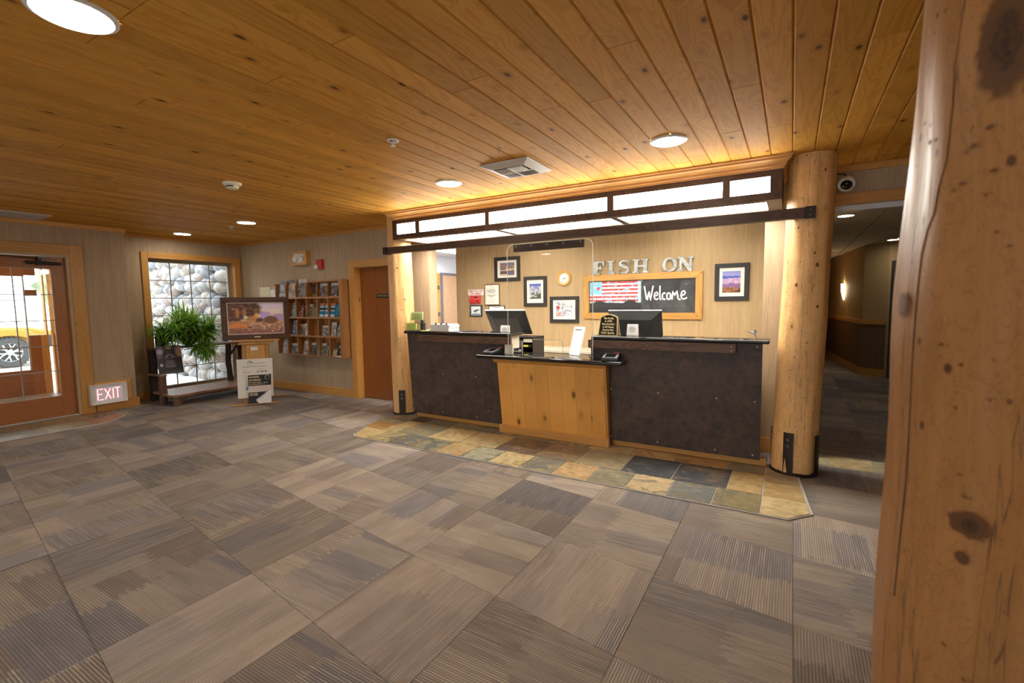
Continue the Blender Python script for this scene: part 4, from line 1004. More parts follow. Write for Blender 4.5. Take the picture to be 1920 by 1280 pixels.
MB().lathe([(0.030,0.0),(0.034,0.09),(0.0315,0.09),(0.028,0.004),(0.0,0.004)], (-3.905,4.46,1.1133), 18).build('cup', BLACKP, pc, smooth=True)
rp = random.Random(9)
for k in range(9):
    a = rp.uniform(0,2*PI); r = rp.uniform(0.004,0.017); b = Vector((-3.905+r*math.cos(a)*0.6,4.46+r*math.sin(a)*0.6,1.119)); tpt = Vector((-3.905+r*2.0*math.cos(a),4.46+r*2.0*math.sin(a),1.225+rp.uniform(0,0.03)))
    MB().tube([b,tpt], 0.0042, 6).build('pen', random.choice([BLACKP,plain('dark_teal',(0.02,0.06,0.07),0.4),BLACKG]), pc)
ps = thing('form_pile', (-3.60, 4.50, 1.113), 'thick white wad of registration forms with binder clips', 'papers')
for k in range(6): MB().obox((-3.60+rp.uniform(-0.006,0.006),4.50,1.1205+0.0135*k),(0.285,0.20,0.0125),(0,0,rp.uniform(-0.03,0.03))).build('form_block', WPAPER, ps)
for x in (-3.66,-3.58,-3.50): MB().prism([(-0.012,0),(0.012,0),(0.007,0.014),(-0.007,0.014)], (x,4.40,1.193), (1,0,0), (0,0,1), (0,1,0), 0, 0.02).tube([(x-0.008,4.41,1.207),(x,4.41,1.222),(x+0.008,4.41,1.207)], 0.0018, 5).build('binder_clip', BLACKP, ps)
tag(MB().box(-3.86,-3.74,4.46,4.62,1.1133,1.124).build('white_slip_pad', WPAPER), 'low white pad between the pen cup and the forms', 'papers')
tag(MB().obox((-3.815,4.40,1.1155),(0.12,0.05,0.005),(0,0,0.1)).build('lime_slip', LIME), 'small lime slip lying on the counter in front of the pen cup', 'papers')
tag(MB().box(-3.40,-3.20,4.50,4.63,1.1133,1.1165).build('black_clipboard', BLACKP), 'thin black mat lying on the counter in front of the tilted monitor', 'mat')
tb2 = thing('glass_bird', (-0.262, 4.50, 1.108), 'tiny silver bird ornament on the far end of the tall counter', 'ornament')
MB().tube([(-0.245,4.50,1.1085),(-0.255,4.50,1.135),(-0.272,4.50,1.158),(-0.30,4.50,1.172)], [0.002,0.008,0.011,0.002], 8).build('body', SILVER, tb2, smooth=True)
MB().add([(-0.262,4.497,1.150),(-0.275,4.497,1.165),(-0.262,4.485,1.198),(-0.245,4.49,1.172)], [(0,1,2,3)]).add([(-0.27,4.503,1.155),(-0.285,4.503,1.166),(-0.335,4.51,1.170),(-0.31,4.51,1.160)], [(0,1,2,3)]).build('wing', SILVER, tb2)

# ================================================================== OFFICE WALL
WY = 6.10
def picture(label, x0, x1, z0, z1, bw, mats, art, frame=FRAMEB, cat='picture', y=WY, name='framed_picture', th=0.026):
    t = thing(name, ((x0+x1)/2, y, z0), label, cat)
    m = MB()
    m.box(x0,x1,y-th,y,z1-bw,z1).box(x0,x1,y-th,y,z0,z0+bw).box(x0,x0+bw,y-th,y,z0+bw,z1-bw).box(x1-bw,x1,y-th,y,z0+bw,z1-bw)
    m.build('frame', frame, t, bevel=0.003)
    l, r_, b, tp = mats
    bx(x0+bw,x1-bw,y-0.014,y-0.002,z0+bw,z1-bw).build('mat_board' if l else 'backing', MATB if l else WPAPER, t)
    if art: bx(x0+bw+l,x1-bw-r_,y-0.0165,y-0.0142,z0+bw+b,z1-bw-tp).build('print', art, t)
    return t
A = Art
a1 = A('art_river_autumn', (0.10,0.09,0.10)).grad((0.16,0.12,0.16),(0.14,0.15,0.24),0.5,1.0).fleck((0.35,0.20,0.05),7,0.52,1,0,0.45,0.5,1).fleck((0.60,0.42,0.16),6,0.55,4,0.4,1,0.35,0.75).ell(0.72,0.74,0.13,0.08,(0.30,0.26,0.20)).ell(0.68,0.73,0.06,0.04,(0.10,0.10,0.11)).rect(0,0.75,0.36,0.42,(0.68,0.55,0.42)).rect(0.4,1,0.42,0.52,(0.72,0.55,0.24),0.8).hill(0.34,0.06,5,(0.10,0.06,0.05),3).rect(0.5,1,0.03,0.28,(0.12,0.12,0.26),0.8).rect(0.02,0.5,0.03,0.10,(0.75,0.62,0.52)).fleck((0.20,0.16,0.24),14,0.60,9).done()
picture('black framed autumn river photograph, the highest picture on the office wall', -3.885,-3.446,1.758,2.117,0.051,(0.047,0.042,0.037,0.036),a1)
a2 = A('art_alpine_village', (0.10,0.12,0.10)).grad((0.35,0.35,0.36),(0.05,0.10,0.45),0.35,0.85).fleck((0.55,0.56,0.58),7,0.50,5,0,1,0,0.85).fleck((0.30,0.12,0.06),16,0.60,2,0,0.7,0.55,0.9).ell(0.3,0.34,0.16,0.06,(0.03,0.04,0.05),0.2).ell(0.65,0.36,0.12,0.05,(0.06,0.07,0.09),0.2).hill(0.06,0.5,4,(0.03,0.04,0.025),7,0.35).fleck((0.12,0.16,0.08),12,0.56,8,0.3,1,0,0.6).rect(0.35,0.65,0.1,0.2,(0.5,0.5,0.5),0.7).done()
picture('black framed upright photograph of a snowy mountain scene beside the clock', -3.382,-3.013,1.380,1.811,0.050,(0.043,0.040,0.060,0.056),a2)
a3 = A('art_pale_collage', (0.62,0.58,0.60)).fleck((0.20,0.22,0.34),9,0.53,3).fleck((0.76,0.74,0.78),6,0.52,6,0.3,1,0,0.6).ell(0.10,0.62,0.12,0.14,(0.45,0.05,0.05),0.2).ell(0.15,0.6,0.05,0.06,(0.05,0.05,0.06)).rect(0,0.32,0.08,0.28,(0.62,0.22,0.12),0.75).rect(0.4,0.55,0.02,0.4,(0.25,0.26,0.30),0.6).rect(0.55,1,0.75,1,(0.72,0.66,0.62),0.6).done()
picture('black framed wide print of a pale crowd scene below the clock', -2.961,-2.523,1.149,1.516,0.048,(0.050,0.046,0.038,0.032),a3)
a4 = A('art_violet_valley', (0.2,0.2,0.5)).grad((0.40,0.36,0.66),(0.22,0.24,0.58),0.6,1.0).hill(0.78,0.14,3,(0.07,0.09,0.42),2).hill(0.66,0.20,3,(0.42,0.30,0.52),5).fleck((0.60,0.42,0.52),6,0.53,4,0.3,1,0.35,0.7).hill(0.42,0.24,3,(0.22,0.11,0.26),7).hill(0.24,0.12,6,(0.16,0.07,0.03),9).fleck((0.55,0.20,0.05),15,0.54,1,0,1,0,0.26).hill(0.02,0.5,3,(0.05,0.025,0.02),12,0.12,0.02).done()
picture('black framed violet mountain valley photograph near the stout log post', -0.797,-0.430,1.430,1.862,0.050,(0.034,0.040,0.044,0.040),a4)
ac = A('art_certificate', (0.80,0.79,0.74)).fleck((0.74,0.72,0.62),3,0.5,2).done()
ce = picture('thin brown framed typed notice beside the SMILE sign', -4.077,-3.803,1.402,1.723,0.014,(0.006,0.006,0.02,0.006),ac,THINBR,'notice',WY,'framed_notice',0.016)
l = MB()
for k, w in enumerate((0.10,0.15,0.16,0.12,0.09,0,0,0.15,0.11,0.07)):
    if w: l.box(-3.945-w/2,-3.945+w/2,WY-0.0175,WY-0.0168,1.640-0.0125*k,1.6455-0.0125*k)
l.build('typed_lines', INKG, ce)
hb_ = A('art_partial_sheet', (0.80,0.80,0.80)).done()
bk = picture('black framed white sheet half hidden behind the tilted monitor', -4.006,-3.715,1.17,1.396,0.012,(0,0,0,0),None,FRAMEB,'notice',WY,'framed_notice',0.016)
MB().box(-3.92,-3.80,WY-0.0155,WY-0.0142,1.362,1.370).build('typed_lines', INKG, bk)
ah = A('art_horse_badge', (0.02,0.02,0.024)).rect(0.09,0.91,0.09,0.91,(0.45,0.58,0.66)).rect(0.16,0.84,0.28,0.84,(0.78,0.84,0.82)).rect(0.15,0.85,0.15,0.21,(0.10,0.12,0.16)).ell(0.50,0.50,0.13,0.07,(0.04,0.05,0.13)).ell(0.62,0.58,0.08,0.06,(0.04,0.05,0.13)).ell(0.74,0.57,0.08,0.035,(0.04,0.05,0.13)).ell(0.38,0.44,0.07,0.05,(0.04,0.05,0.13)).ell(0.34,0.56,0.10,0.012,(0.06,0.08,0.16)).ell(0.43,0.36,0.018,0.09,(0.04,0.05,0.13)).ell(0.58,0.38,0.016,0.09,(0.04,0.05,0.13)).done()
hs = thing('horse_plaque', (-4.242,WY,1.231), 'small square plaque with a dark running horse on pale blue', 'plaque')
bx(-4.356,-4.128,WY-0.018,WY,1.231,1.407).build('plaque_face', ah, hs, bevel=0.003)
sm = thing('camera_notice', (-4.245,WY,1.56), 'white SMILE YOU ARE ON CAMERA notice with red letters', 'notice')
bx(-4.391,-4.100,WY-0.005,WY-0.001,1.560,1.649).build('card', WPAPER, sm)
MB().text('SMILE YOU ARE', 0.045, (-4.2455,WY-0.005,1.624), (1,0,0), (0,0,1), (0,-1,0), 0.0008, bold=0.0008, width=0.255).build('lettering', REDINK, sm)
MB().text('ON CAMERA', 0.045, (-4.2455,WY-0.005,1.583), (1,0,0), (0,0,1), (0,-1,0), 0.0008, bold=0.0008, width=0.205).build('lettering', REDINK, sm)
rd = thing('red_alarm_box', (-4.252,WY,1.438), 'red fire alarm panel box right below the SMILE notice', 'alarm panel')
bx(-4.352,-4.153,WY-0.04,WY,1.438,1.558).build('case', REDP, rd, bevel=0.006)
MB().box(-4.335,-4.17,WY-0.043,WY-0.0402,1.503,1.507).box(-4.335,-4.17,WY-0.043,WY-0.04,1.548,1.551).box(-4.335,-4.331,WY-0.043,WY-0.04,1.503,1.551).box(-4.174,-4.17,WY-0.043,WY-0.04,1.503,1.551).build('white_outline', plain('pink_line',(0.80,0.45,0.42),0.5), rd)
bx(-4.255,-4.185,WY-0.043,WY-0.04,1.519,1.536).build('display', INK, rd)
MB().lathe([(0.013,0),(0.013,-0.006),(0,-0.006)], (-4.19,WY-0.04,1.463), 12, 'Y').build('key_switch', INK, rd)
tag(bx(-4.325,-4.20,WY-0.004,WY-0.001,1.410,1.432).build('pink_note', plain('pink_paper',(0.80,0.30,0.38),0.7)), 'narrow pink paper note between the red alarm box and horse plaque', 'note')
# wall clock
ck = thing('wall_clock', (-2.746,WY,1.664), 'round light wood wall clock with a white dial', 'clock')
MB().lathe([(0.105,0.0),(0.105,-0.022),(0.097,-0.032),(0.080,-0.030),(0.072,-0.018),(0.072,0.0)], (-2.746,WY,1.769), 40, 'Y', cap=False).build('wooden_rim', plain('light_oak_rim',(0.66,0.37,0.09),0.45), ck, smooth=True, sharp=50)
MB().lathe([(0.0,-0.012),(0.074,-0.012),(0.074,-0.004),(0,-0.004)], (-2.746,WY,1.769), 32, 'Y', cap=False).build('dial', WHITEP, ck)
h = MB()
for k in range(12):
    a = 2*PI*k/12; c_, s_ = math.sin(a), math.cos(a)
    h.tube([(-2.746+0.058*c_,WY-0.0135,1.769+0.058*s_),(-2.746+0.067*c_,WY-0.0135,1.769+0.067*s_)], 0.0018, 5)
h.build('hour_marks', INKG, ck)
for nm, a, ln, w in (('hour_hand', R(108), 0.036, 0.0034), ('minute_hand', R(208), 0.052, 0.0025)):
    MB().tube([(-2.746,WY-0.0155,1.769),(-2.746+ln*math.sin(a),WY-0.0155,1.769+ln*math.cos(a))], w, 6).build(nm, INK, ck)
MB().lathe([(0.006,-0.013),(0.006,-0.019),(0,-0.019)], (-2.746,WY,1.769), 10, 'Y').build('pivot', INK, ck)

# chalkboard
cb = thing('chalkboard', (-1.69,WY,1.205), 'oak framed chalkboard reading Welcome with a painted striped flag', 'chalkboard')
X0,X1,Z0,Z1 = -2.452,-0.927,1.207,1.792; bw = 0.082
y0 = WY-0.030
def mitre(pts, ex_, mat): MB().xz(pts, y0, WY).build('frame_rail', mat, cb, bevel=0.004)
mitre([(X0,Z1),(X0+bw,Z1-bw),(X1-bw,Z1-bw),(X1,Z1)],0,FRAMEW); mitre([(X0,Z0),(X1,Z0),(X1-bw,Z0+bw),(X0+bw,Z0+bw)],0,FRAMEW)
mitre([(X0,Z0),(X0+bw,Z0+bw),(X0+bw,Z1-bw),(X0,Z1)],0,FRAMEWZ); mitre([(X1,Z0),(X1,Z1),(X1-bw,Z1-bw),(X1-bw,Z0+bw)],0,FRAMEWZ)
tb_ = T('chalkboard_slate', 0.85); nv = tb_.noise(tb_.obj(), 3.0, 5.0, 0.65, 1.0); tb_.color(tb_.mix(tb_.rng(nv, 0.35, 0.7), (0.028,0.029,0.031), (0.085,0.086,0.088)))
bx(X0+bw-0.004,X1-bw+0.004,WY-0.014,WY-0.002,Z0+bw-0.004,Z1-bw+0.004).build('slate', tb_.m, cb)
fx0,fx1,fz0,fz1 = -2.362,-1.668,1.295,1.705
fa = A('art_chalk_flag', (0.055,0.055,0.058), 0.85)
for k in range(12):
    v0 = 0.985-0.058*(k+1); c_ = (0.55,0.06,0.055) if k % 2 == 0 else (0.70,0.74,0.80)
    fa.rect(0.0,0.985,v0,v0+0.058,c_,0.88)
fa.rect(0.0,0.245,0.58,0.985,(0.22,0.50,0.66)).fleck((0.30,0.58,0.74),9,0.55,4,0,0.245,0.58,0.985)
fa.ell(0.175,0.77,0.035,0.05,(0.55,0.10,0.12),0.9,9).fleck((0.30,0.52,0.68),9,0.56,8,0.25,1,0.28,0.98,0.75)
fa.rect(0.94,1,0.3,0.98,(0.45,0.66,0.78),0.7).hill(0.30,0.05,3,(0.03,0.03,0.033),3,0.0,0.006).ell(0.80,0.24,0.14,0.15,(0.03,0.03,0.033)).ell(0.20,0.20,0.17,0.17,(0.03,0.03,0.033)).hill(0.16,0.05,4,(0.022,0.022,0.025),6)
for q, (u_, h_) in enumerate(((0.05,0.6),(0.14,0.53),(0.285,0.58),(0.40,0.40),(0.47,0.36),(0.71,0.50),(0.76,0.52),(0.88,0.5),(0.94,0.46))): fa.rect(u_-0.004,u_+0.004,0.2,h_,(0.04,0.04,0.045))
bx(fx0,fx1,WY-0.0152,WY-0.0141,fz0,fz1).build('painted_flag', fa.done(), cb)
CHALK = plain('chalk_white', (0.86,0.85,0.82), 0.9)
def arc(cx, cy, rx, ry, a0, a1, n=14): return [(cx+rx*math.cos(R(a0+(a1-a0)*k/n)), cy+ry*math.sin(R(a0+(a1-a0)*k/n))) for k in range(n+1)]
strokes = [[(0.0,0.98),(0.03,0.55),(0.055,0.10),(0.075,0.02),(0.10,0.45),(0.115,0.62),(0.13,0.30),(0.15,0.0),(0.175,0.40),(0.20,0.80),(0.215,1.0)],
 [(0.245,0.30),(0.31,0.34),(0.325,0.46),(0.295,0.56),(0.255,0.48),(0.24,0.28),(0.255,0.10),(0.295,0.05),(0.335,0.13)],
 [(0.375,0.98),(0.372,0.55),(0.372,0.20),(0.385,0.06),(0.41,0.05)],
 arc(0.475,0.27,0.045,0.22,50,310,16), arc(0.580,0.27,0.043,0.22,90,450,20),
 [(0.655,0.03),(0.665,0.35),(0.675,0.60),(0.70,0.42),(0.715,0.30),(0.735,0.45),(0.765,0.62),(0.78,0.35),(0.795,0.10),(0.83,0.02),(0.85,0.06)],
 [(0.865,0.30),(0.935,0.36),(0.955,0.50),(0.925,0.62),(0.88,0.54),(0.86,0.32),(0.875,0.12),(0.925,0.05),(0.995,0.16)]]
wl = MB()
for s_ in strokes:
    pts = [(-1.628+0.524*x, WY-0.0145, 1.445+0.185*z) for x, z in s_]
    wl.tube(pts, 0.0088, 8, flat=0.15)
wl.build('lettering', CHALK, cb)
fl = MB()
for a in (20,60,100,140,180,230): fl.tube([(-1.115,WY-0.0143,1.635),(-1.115+0.045*math.cos(R(a)),WY-0.0143,1.635+0.04*math.sin(R(a))),(-1.115+0.055*math.cos(R(a-20)),WY-0.0143,1.635+0.05*math.sin(R(a-20)))], 0.0015, 4)
for a in (30,80,130,200,270,330): fl.tube([(-1.66,WY-0.0155,1.695),(-1.66+0.022*math.cos(R(a)),WY-0.0155,1.695+0.02*math.sin(R(a)))], 0.002, 4)
for k in range(6): fl.tube([(-1.60+0.085*k,WY-0.0143,1.36),(-1.58+0.085*k,WY-0.0143,1.385),(-1.56+0.085*k,WY-0.0143,1.355)], 0.0013, 4)
fl.build('faint_doodles', plain('smudged_chalk', (0.22,0.23,0.26), 0.9), cb)

# metal letters FISH ON, standing on the chalkboard frame
LT = {}
def serif_rect(m, x0, x1, z0, z1): m.append([(x0,z0),(x1,z0),(x1,z1),(x0,z1)])
def letter(ch, x0, x1, z0, z1, label):
    w, h = x1-x0, z1-z0; P = []
    if ch == 'F':
        P += [[(0,0),(.62,0),(.62,.10),(.48,.13),(.48,.42),(.66,.42),(.68,.33),(.76,.33),(.76,.68),(.68,.68),(.66,.57),(.48,.57),(.48,.86),(.80,.86),(.88,.64),(.97,.64),(.97,1),(0,1),(0,.90),(.14,.87),(.14,.13),(0,.10)]]
    if ch == 'I': P += [[(0,0),(1,0),(1,.10),(.76,.13),(.76,.87),(1,.90),(1,1),(0,1),(0,.90),(.24,.87),(.24,.13),(0,.10)]]
    if ch == 'H':
        P += [[(0,0),(.44,0),(.44,.10),(.34,.13),(.34,.43),(.66,.43),(.66,.13),(.56,.10),(.56,0),(1,0),(1,.10),(.90,.13),(.90,.87),(1,.90),(1,1),(.56,1),(.56,.90),(.66,.87),(.66,.57),(.34,.57),(.34,.87),(.44,.90),(.44,1),(0,1),(0,.90),(.10,.87),(.10,.13),(0,.10)]]
    if ch == 'N':
        P += [[(0,0),(.40,0),(.40,.10),(.29,.13),(.29,.62),(.72,0),(.90,0),(.90,.87),(1,.90),(1,1),(.62,1),(.62,.90),(.74,.87),(.74,.42),(.34,1),(0,1),(0,.90),(.12,.87),(.12,.13),(0,.10)]]
    m = MB(); yb, yf = WY-0.002, WY-0.030
    if ch == 'O':
        n = 36; vs = []; fs = []
        for y in (yf, yb):
            for rx, rz in ((.5,.5),(.26,.37)):
                for i in range(n):
                    a = 2*PI*i/n; vs.append((x0+w*(.5+rx*math.cos(a)), y, z0+h*(.5+rz*math.sin(a))))
        for i in range(n):
            j = (i+1) % n
            fs += [(i,j,n+j,n+i),(2*n+i,2*n+j,3*n+j,3*n+i),(i,j,2*n+j,2*n+i),(n+i,n+j,3*n+j,3*n+i)]
        m.add(vs, fs)
    elif ch == 'S':
        c = [(.86,.72),(.80,.84),(.66,.92),(.48,.94),(.28,.90),(.17,.77),(.22,.64),(.42,.56),(.62,.48),(.80,.38),(.84,.24),(.72,.10),(.50,.06),(.30,.08),(.16,.18),(.12,.28)]
        wd_ = [.05,.06,.07,.075,.09,.11,.12,.125,.125,.12,.11,.09,.075,.07,.06,.05]
        vs = []; n = len(c)
        for i, (a, b) in enumerate(c):
            p0 = c[max(i-1,0)]; p1 = c[min(i+1,n-1)]; dx, dz = p1[0]-p0[0], p1[1]-p0[1]; L_ = math.hypot(dx,dz); nx, nz = -dz/L_, dx/L_
            for sgn in (1,-1):
                for y in (yf, yb): vs.append((x0+w*(a+sgn*nx*wd_[i]*1.0), y, z0+h*(b+sgn*nz*wd_[i]*0.9)))
        fs = [(0,1,3,2),(4*(n-1),4*(n-1)+1,4*(n-1)+3,4*(n-1)+2)]
        for i in range(n-1):
            k = 4*i; fs += [(k,k+2,k+6,k+4),(k+1,k+3,k+7,k+5),(k,k+1,k+5,k+4),(k+2,k+3,k+7,k+6)]
        m.add(vs, fs)
        m.xz([(x0+w*a,z0+h*b) for a, b in ((.80,.62),(.93,.62),(.93,.97),(.83,.97))], yf, yb)
        m.xz([(x0+w*a,z0+h*b) for a, b in ((.06,.03),(.16,.03),(.20,.37),(.06,.37))], yf, yb)
    else:
        for p in P: m.xz([(x0+w*a, z0+h*b) for a, b in p], yf, yb)
    o = m.build('metal_letter', GALV)
    tag(o, label, 'letter', 'galvanised letters on the chalkboard')
zz = 1.794
for ch, a, b, lb in (('F',-2.326,-2.150,'galvanised metal letter F that begins the word FISH'),('I',-2.114,-2.016,'narrow galvanised metal letter I standing on the chalkboard'),('S',-1.972,-1.806,'curved galvanised metal letter S standing on the chalkboard'),('H',-1.778,-1.570,'wide galvanised metal letter H that ends the word FISH'),('O',-1.408,-1.224,'round galvanised metal letter O that begins the word ON'),('N',-1.222,-1.036,'galvanised metal letter N that ends the word ON')):
    letter(ch, a, b, zz, zz+0.176, lb)

# ================================================================== CEILING FIXTURES
def downlight(x, y, label, r=0.125, z=CZ, group=None):
    t = thing('recessed_lamp', (x, y, z), label, 'ceiling light', group)
    MB().lathe([(r-0.020,-0.004),(r-0.016,-0.012),(r,-0.006),(r,0.001)], (x,y,z), 40, cap=False).build('trim_ring', WHITEP, t, smooth=True)
    MB().lathe([(0.0,-0.005),(r-0.016,-0.005)], (x,y,z), 32, cap=False).build('lens', LAMP, t)
    return t
downlight(-2.375, 0.790, 'large round ceiling lamp cut off by the top edge of the photo', 0.138)
downlight(-2.787, 3.598, 'round ceiling lamp beside the square air vent')
downlight(-0.779, 3.508, 'round ceiling lamp above the chalkboard end of the canopy')
downlight(-6.326, 3.758, 'round ceiling lamp above the easel with the deer painting')
downlight(-8.075, 3.785, 'round ceiling lamp above the window with the plant')
for x, y, lb_ in ((-6.5,0.7,'over the entrance mat'),(-4.4,0.9,'between the entrance and the camera'),(-2.4,-1.4,'in the middle of the rear lobby'),(-0.4,-1.4,'behind the amber log post'),(-5.0,-1.4,'in the rear lobby towards the entrance')):  # unseen lamps added to brighten the lobby carpet and walls
    downlight(x, y, 'added round fill lamp out of view %s' % lb_, 0.125)
downlight(1.425,10.15,'small recessed lamp far down the dim hall', 0.095, 2.405)
downlight(0.51,6.83,'small recessed lamp just inside the hall opening', 0.095, 2.405)
for x, y, lb_ in ((-3.0,5.55,'above the tilted monitor'),(-1.0,5.55,'above the end with the violet picture')):
    downlight(x, y, 'round office ceiling lamp hidden '+lb_, 0.14, 2.515)
op = thing('added_light_panel', (-5.9,7.6,2.5), 'flat white light panel added to brighten the office passage', 'ceiling light')  # panel added to brighten the white room, no such fixture visible
MB().box(-6.25,-5.55,6.9,8.3,2.49,2.514).build('panel_frame', WHITEP, op)
bx(-6.2,-5.6,6.95,8.25,2.484,2.489).build('lens', PANEL, op)
# square vent
vt = thing('square_air_vent', (-2.005,3.505,CZ), 'square white ceiling air vent with four louvre fields', 'air vent')
cx, cy, hw = -2.005, 3.505, 0.222
m = MB(); k = len(m.v)
for s_, z in ((hw,CZ-0.002),(hw-0.004,CZ-0.010),(hw-0.072,CZ-0.034),(hw-0.078,CZ-0.034)):
    m.v += [Vector((cx-s_,cy-s_,z)),Vector((cx+s_,cy-s_,z)),Vector((cx+s_,cy+s_,z)),Vector((cx-s_,cy+s_,z))]
for q in range(3):
    for i in range(4): j = (i+1) % 4; m.f.append([4*q+i,4*q+j,4*q+4+j,4*q+4+i])
m.build('flange', VENTW, vt)
q = hw-0.079
bx(cx-q,cx+q,cy-q,cy+q,CZ-0.032,CZ-0.002).build('dark_throat', plain('duct_dark',(0.02,0.018,0.016),0.8), vt)
MB().box(cx-q,cx+q,cy-0.006,cy+0.006,CZ-0.040,CZ-0.032).box(cx-0.006,cx+0.006,cy-q,cy+q,CZ-0.040,CZ-0.032).build('cross_bar', VENTW, vt)
for qx in (-1,1):
    for qy in (-1,1):
        alongx = qx*qy > 0
        for i in range(5):
            d = 0.018+0.0235*i; tl = 0.55
            if alongx: MB().obox((cx+qx*q/2,cy+qy*(d+0.002),CZ-0.0375),(q-0.012,0.015,0.0025),(tl*qy,0,0)).build('louvre', VENTW, vt)
            else: MB().obox((cx+qx*(d+0.002),cy+qy*q/2,CZ-0.0375),(0.015,q-0.012,0.0025),(0,-tl*qx,0)).build('louvre', VENTW, vt)
v2 = thing('long_air_vent', (-7.92,1.75,CZ), 'long cream ceiling vent above the entrance door', 'air vent')
MB().box(-8.17,-7.66,1.25,1.30,CZ-0.016,CZ-0.001).box(-8.17,-7.66,2.14,2.19,CZ-0.016,CZ-0.001).box(-8.17,-8.08,1.30,2.14,CZ-0.016,CZ-0.001).box(-7.75,-7.66,1.30,2.14,CZ-0.016,CZ-0.001).build('flange', VENTW, v2, bevel=0.006)
for i in range(8): MB().obox((-8.06+0.042*i,1.72,CZ-0.012),(0.03,0.84,0.003),(0,0.6,0)).build('louvre', VENTW, v2)
sk = thing('smoke_detector', (-4.417,2.512,CZ), 'cream round smoke detector on the board ceiling', 'smoke detector')
MB().lathe([(0.078,0.0),(0.078,-0.008),(0.070,-0.022),(0.052,-0.026),(0.052,-0.044),(0.044,-0.052),(0.0,-0.053)], (-4.417,2.512,CZ), 32).build('shell', plain('cream_plastic',(0.80,0.74,0.55),0.4), sk, smooth=True, sharp=30)
MB().lathe([(0.0525,-0.030),(0.0525,-0.040)], (-4.417,2.512,CZ), 20, 'Z', R(-120), R(-20), cap=False).build('smoke_slot', INK, sk)
def sprinkler(x, y, label):
    t = thing('sprinkler_head', (x,y,CZ), label, 'sprinkler')
    MB().lathe([(0.042,0.0),(0.040,-0.006),(0.026,-0.008),(0.026,-0.002)], (x,y,CZ), 24, cap=False).build('escutcheon', WHITEP, t, smooth=True)
    MB().tube([(x-0.014,y,CZ-0.004),(x-0.014,y,CZ-0.022),(x,y,CZ-0.034)],0.003,6).tube([(x+0.014,y,CZ-0.004),(x+0.014,y,CZ-0.022),(x,y,CZ-0.034)],0.003,6).cyl((x,y,CZ-0.002),(x,y,CZ-0.034),0.004).build('yoke', SILVER, t)
    MB().lathe([(0.004,-0.034),(0.018,-0.036),(0.018,-0.039),(0.0,-0.039)], (x,y,CZ), 16).build('deflector', SILVER, t)
sprinkler(-2.382,2.47,'small white sprinkler head in the middle of the board ceiling')
sprinkler(-6.831,3.839,'tiny sprinkler head near the window end of the ceiling')
# dome camera over the hall opening
dm = thing('dome_camera', (0.366,4.97,2.40), 'white ringed black dome security camera above the hall opening', 'security camera')
o = Vector((0.366,4.965,2.405)); nr = Vector((-0.10,-0.80,-0.55)).normalized(); ex = nr.cross(Vector((0,0,1))).normalized(); ey = ex.cross(nr)
def ringv(m, prof, n=28):
    k = len(m.v)
    for r, d in prof:
        for i in range(n): a = 2*PI*i/n; m.v.append(o+ex*r*math.cos(a)+ey*r*math.sin(a)+nr*d)
    for j in range(len(prof)-1):
        for i in range(n): m.f.append([k+j*n+i,k+j*n+(i+1)%n,k+(j+1)*n+(i+1)%n,k+(j+1)*n+i])
    return m
ringv(MB(), [(0.062,-0.02),(0.064,0.015),(0.058,0.026),(0.044,0.028),(0.042,0.018)]).build('white_ring', WHITEP, dm, smooth=True)
ringv(MB(), [(0.043*math.cos(R(a)), 0.020+0.030*math.sin(R(a))) for a in range(0,91,15)]).build('dark_dome', BLACKG, dm, smooth=True)
for a in (90,210,330): p = o+ex*0.053*math.cos(R(a))+ey*0.053*math.sin(R(a)); MB().tube([p+nr*0.026,p+nr*0.030],0.0035,6).build('screw', INK, dm)
MB().tube([(0.20,4.955,2.475),(0.30,4.955,2.49),(0.345,4.95,2.485),(0.365,4.945,2.455)], 0.006, 8).build('cable', BLACKP, dm, smooth=True)
MB().obox((0.366,4.985,2.40),(0.05,0.03,0.06)).build('wall_bracket', WHITEP, dm)

# ================================================================== EXIT SIGN LOW ON THE DOOR WALL
ex_ = thing('exit_sign', (-8.2, 2.78, 0.12), 'white framed sign with red glowing EXIT letters low on the wall', 'exit sign')
MB().box(-8.26,-8.222,2.625,3.035,0.135,0.415).build('wooden_backing', FIRY, ex_, bevel=0.003)
sxa = -8.165; A0,A1,B0,B1 = 2.556,2.966,0.118,0.386
def yzframe(m, x0, x1, i0, o0):
    a0,a1,b0,b1 = o0; c0,c1,d0,d1 = i0; k = len(m.v)
    m.v += [Vector(p) for p in ((x0,a0,b0),(x0,a1,b0),(x0,a1,b1),(x0,a0,b1),(x1,c0,d0),(x1,c1,d0),(x1,c1,d1),(x1,c0,d1))]
    for i in range(4): j = (i+1) % 4; m.f.append([k+i,k+j,k+4+j,k+4+i])
    return m
m = MB(); yzframe(m,-8.222,sxa,(A0,A1,B0,B1),(A0-0.004,A1+0.004,B0-0.004,B1+0.004)); yzframe(m,sxa,sxa-0.012,(A0+0.055,A1-0.055,B0+0.042,B1-0.042),(A0,A1,B0,B1))
m.build('white_bezel', WHITEP, ex_)
bx(-8.20,sxa-0.014,A0+0.05,A1-0.05,B0+0.04,B1-0.04).build('pink_face', EXITF, ex_)
def exl(m, segs, y, w, z, h, x, r):
    for s_ in segs: m.tube([(x,y+w*a,z+h*b) for a, b in s_], r, 6)
tubes = {'E':[[(0.85,1),(0,1),(0,0),(0.85,0)],[(0,0.52),(0.7,0.52)]], 'X':[[(0,1),(0.95,0)],[(0.95,1),(0,0)]], 'I':[[(0.2,1),(0.2,0)]], 'T':[[(0,1),(1,1)],[(0.5,1),(0.5,0)]]}
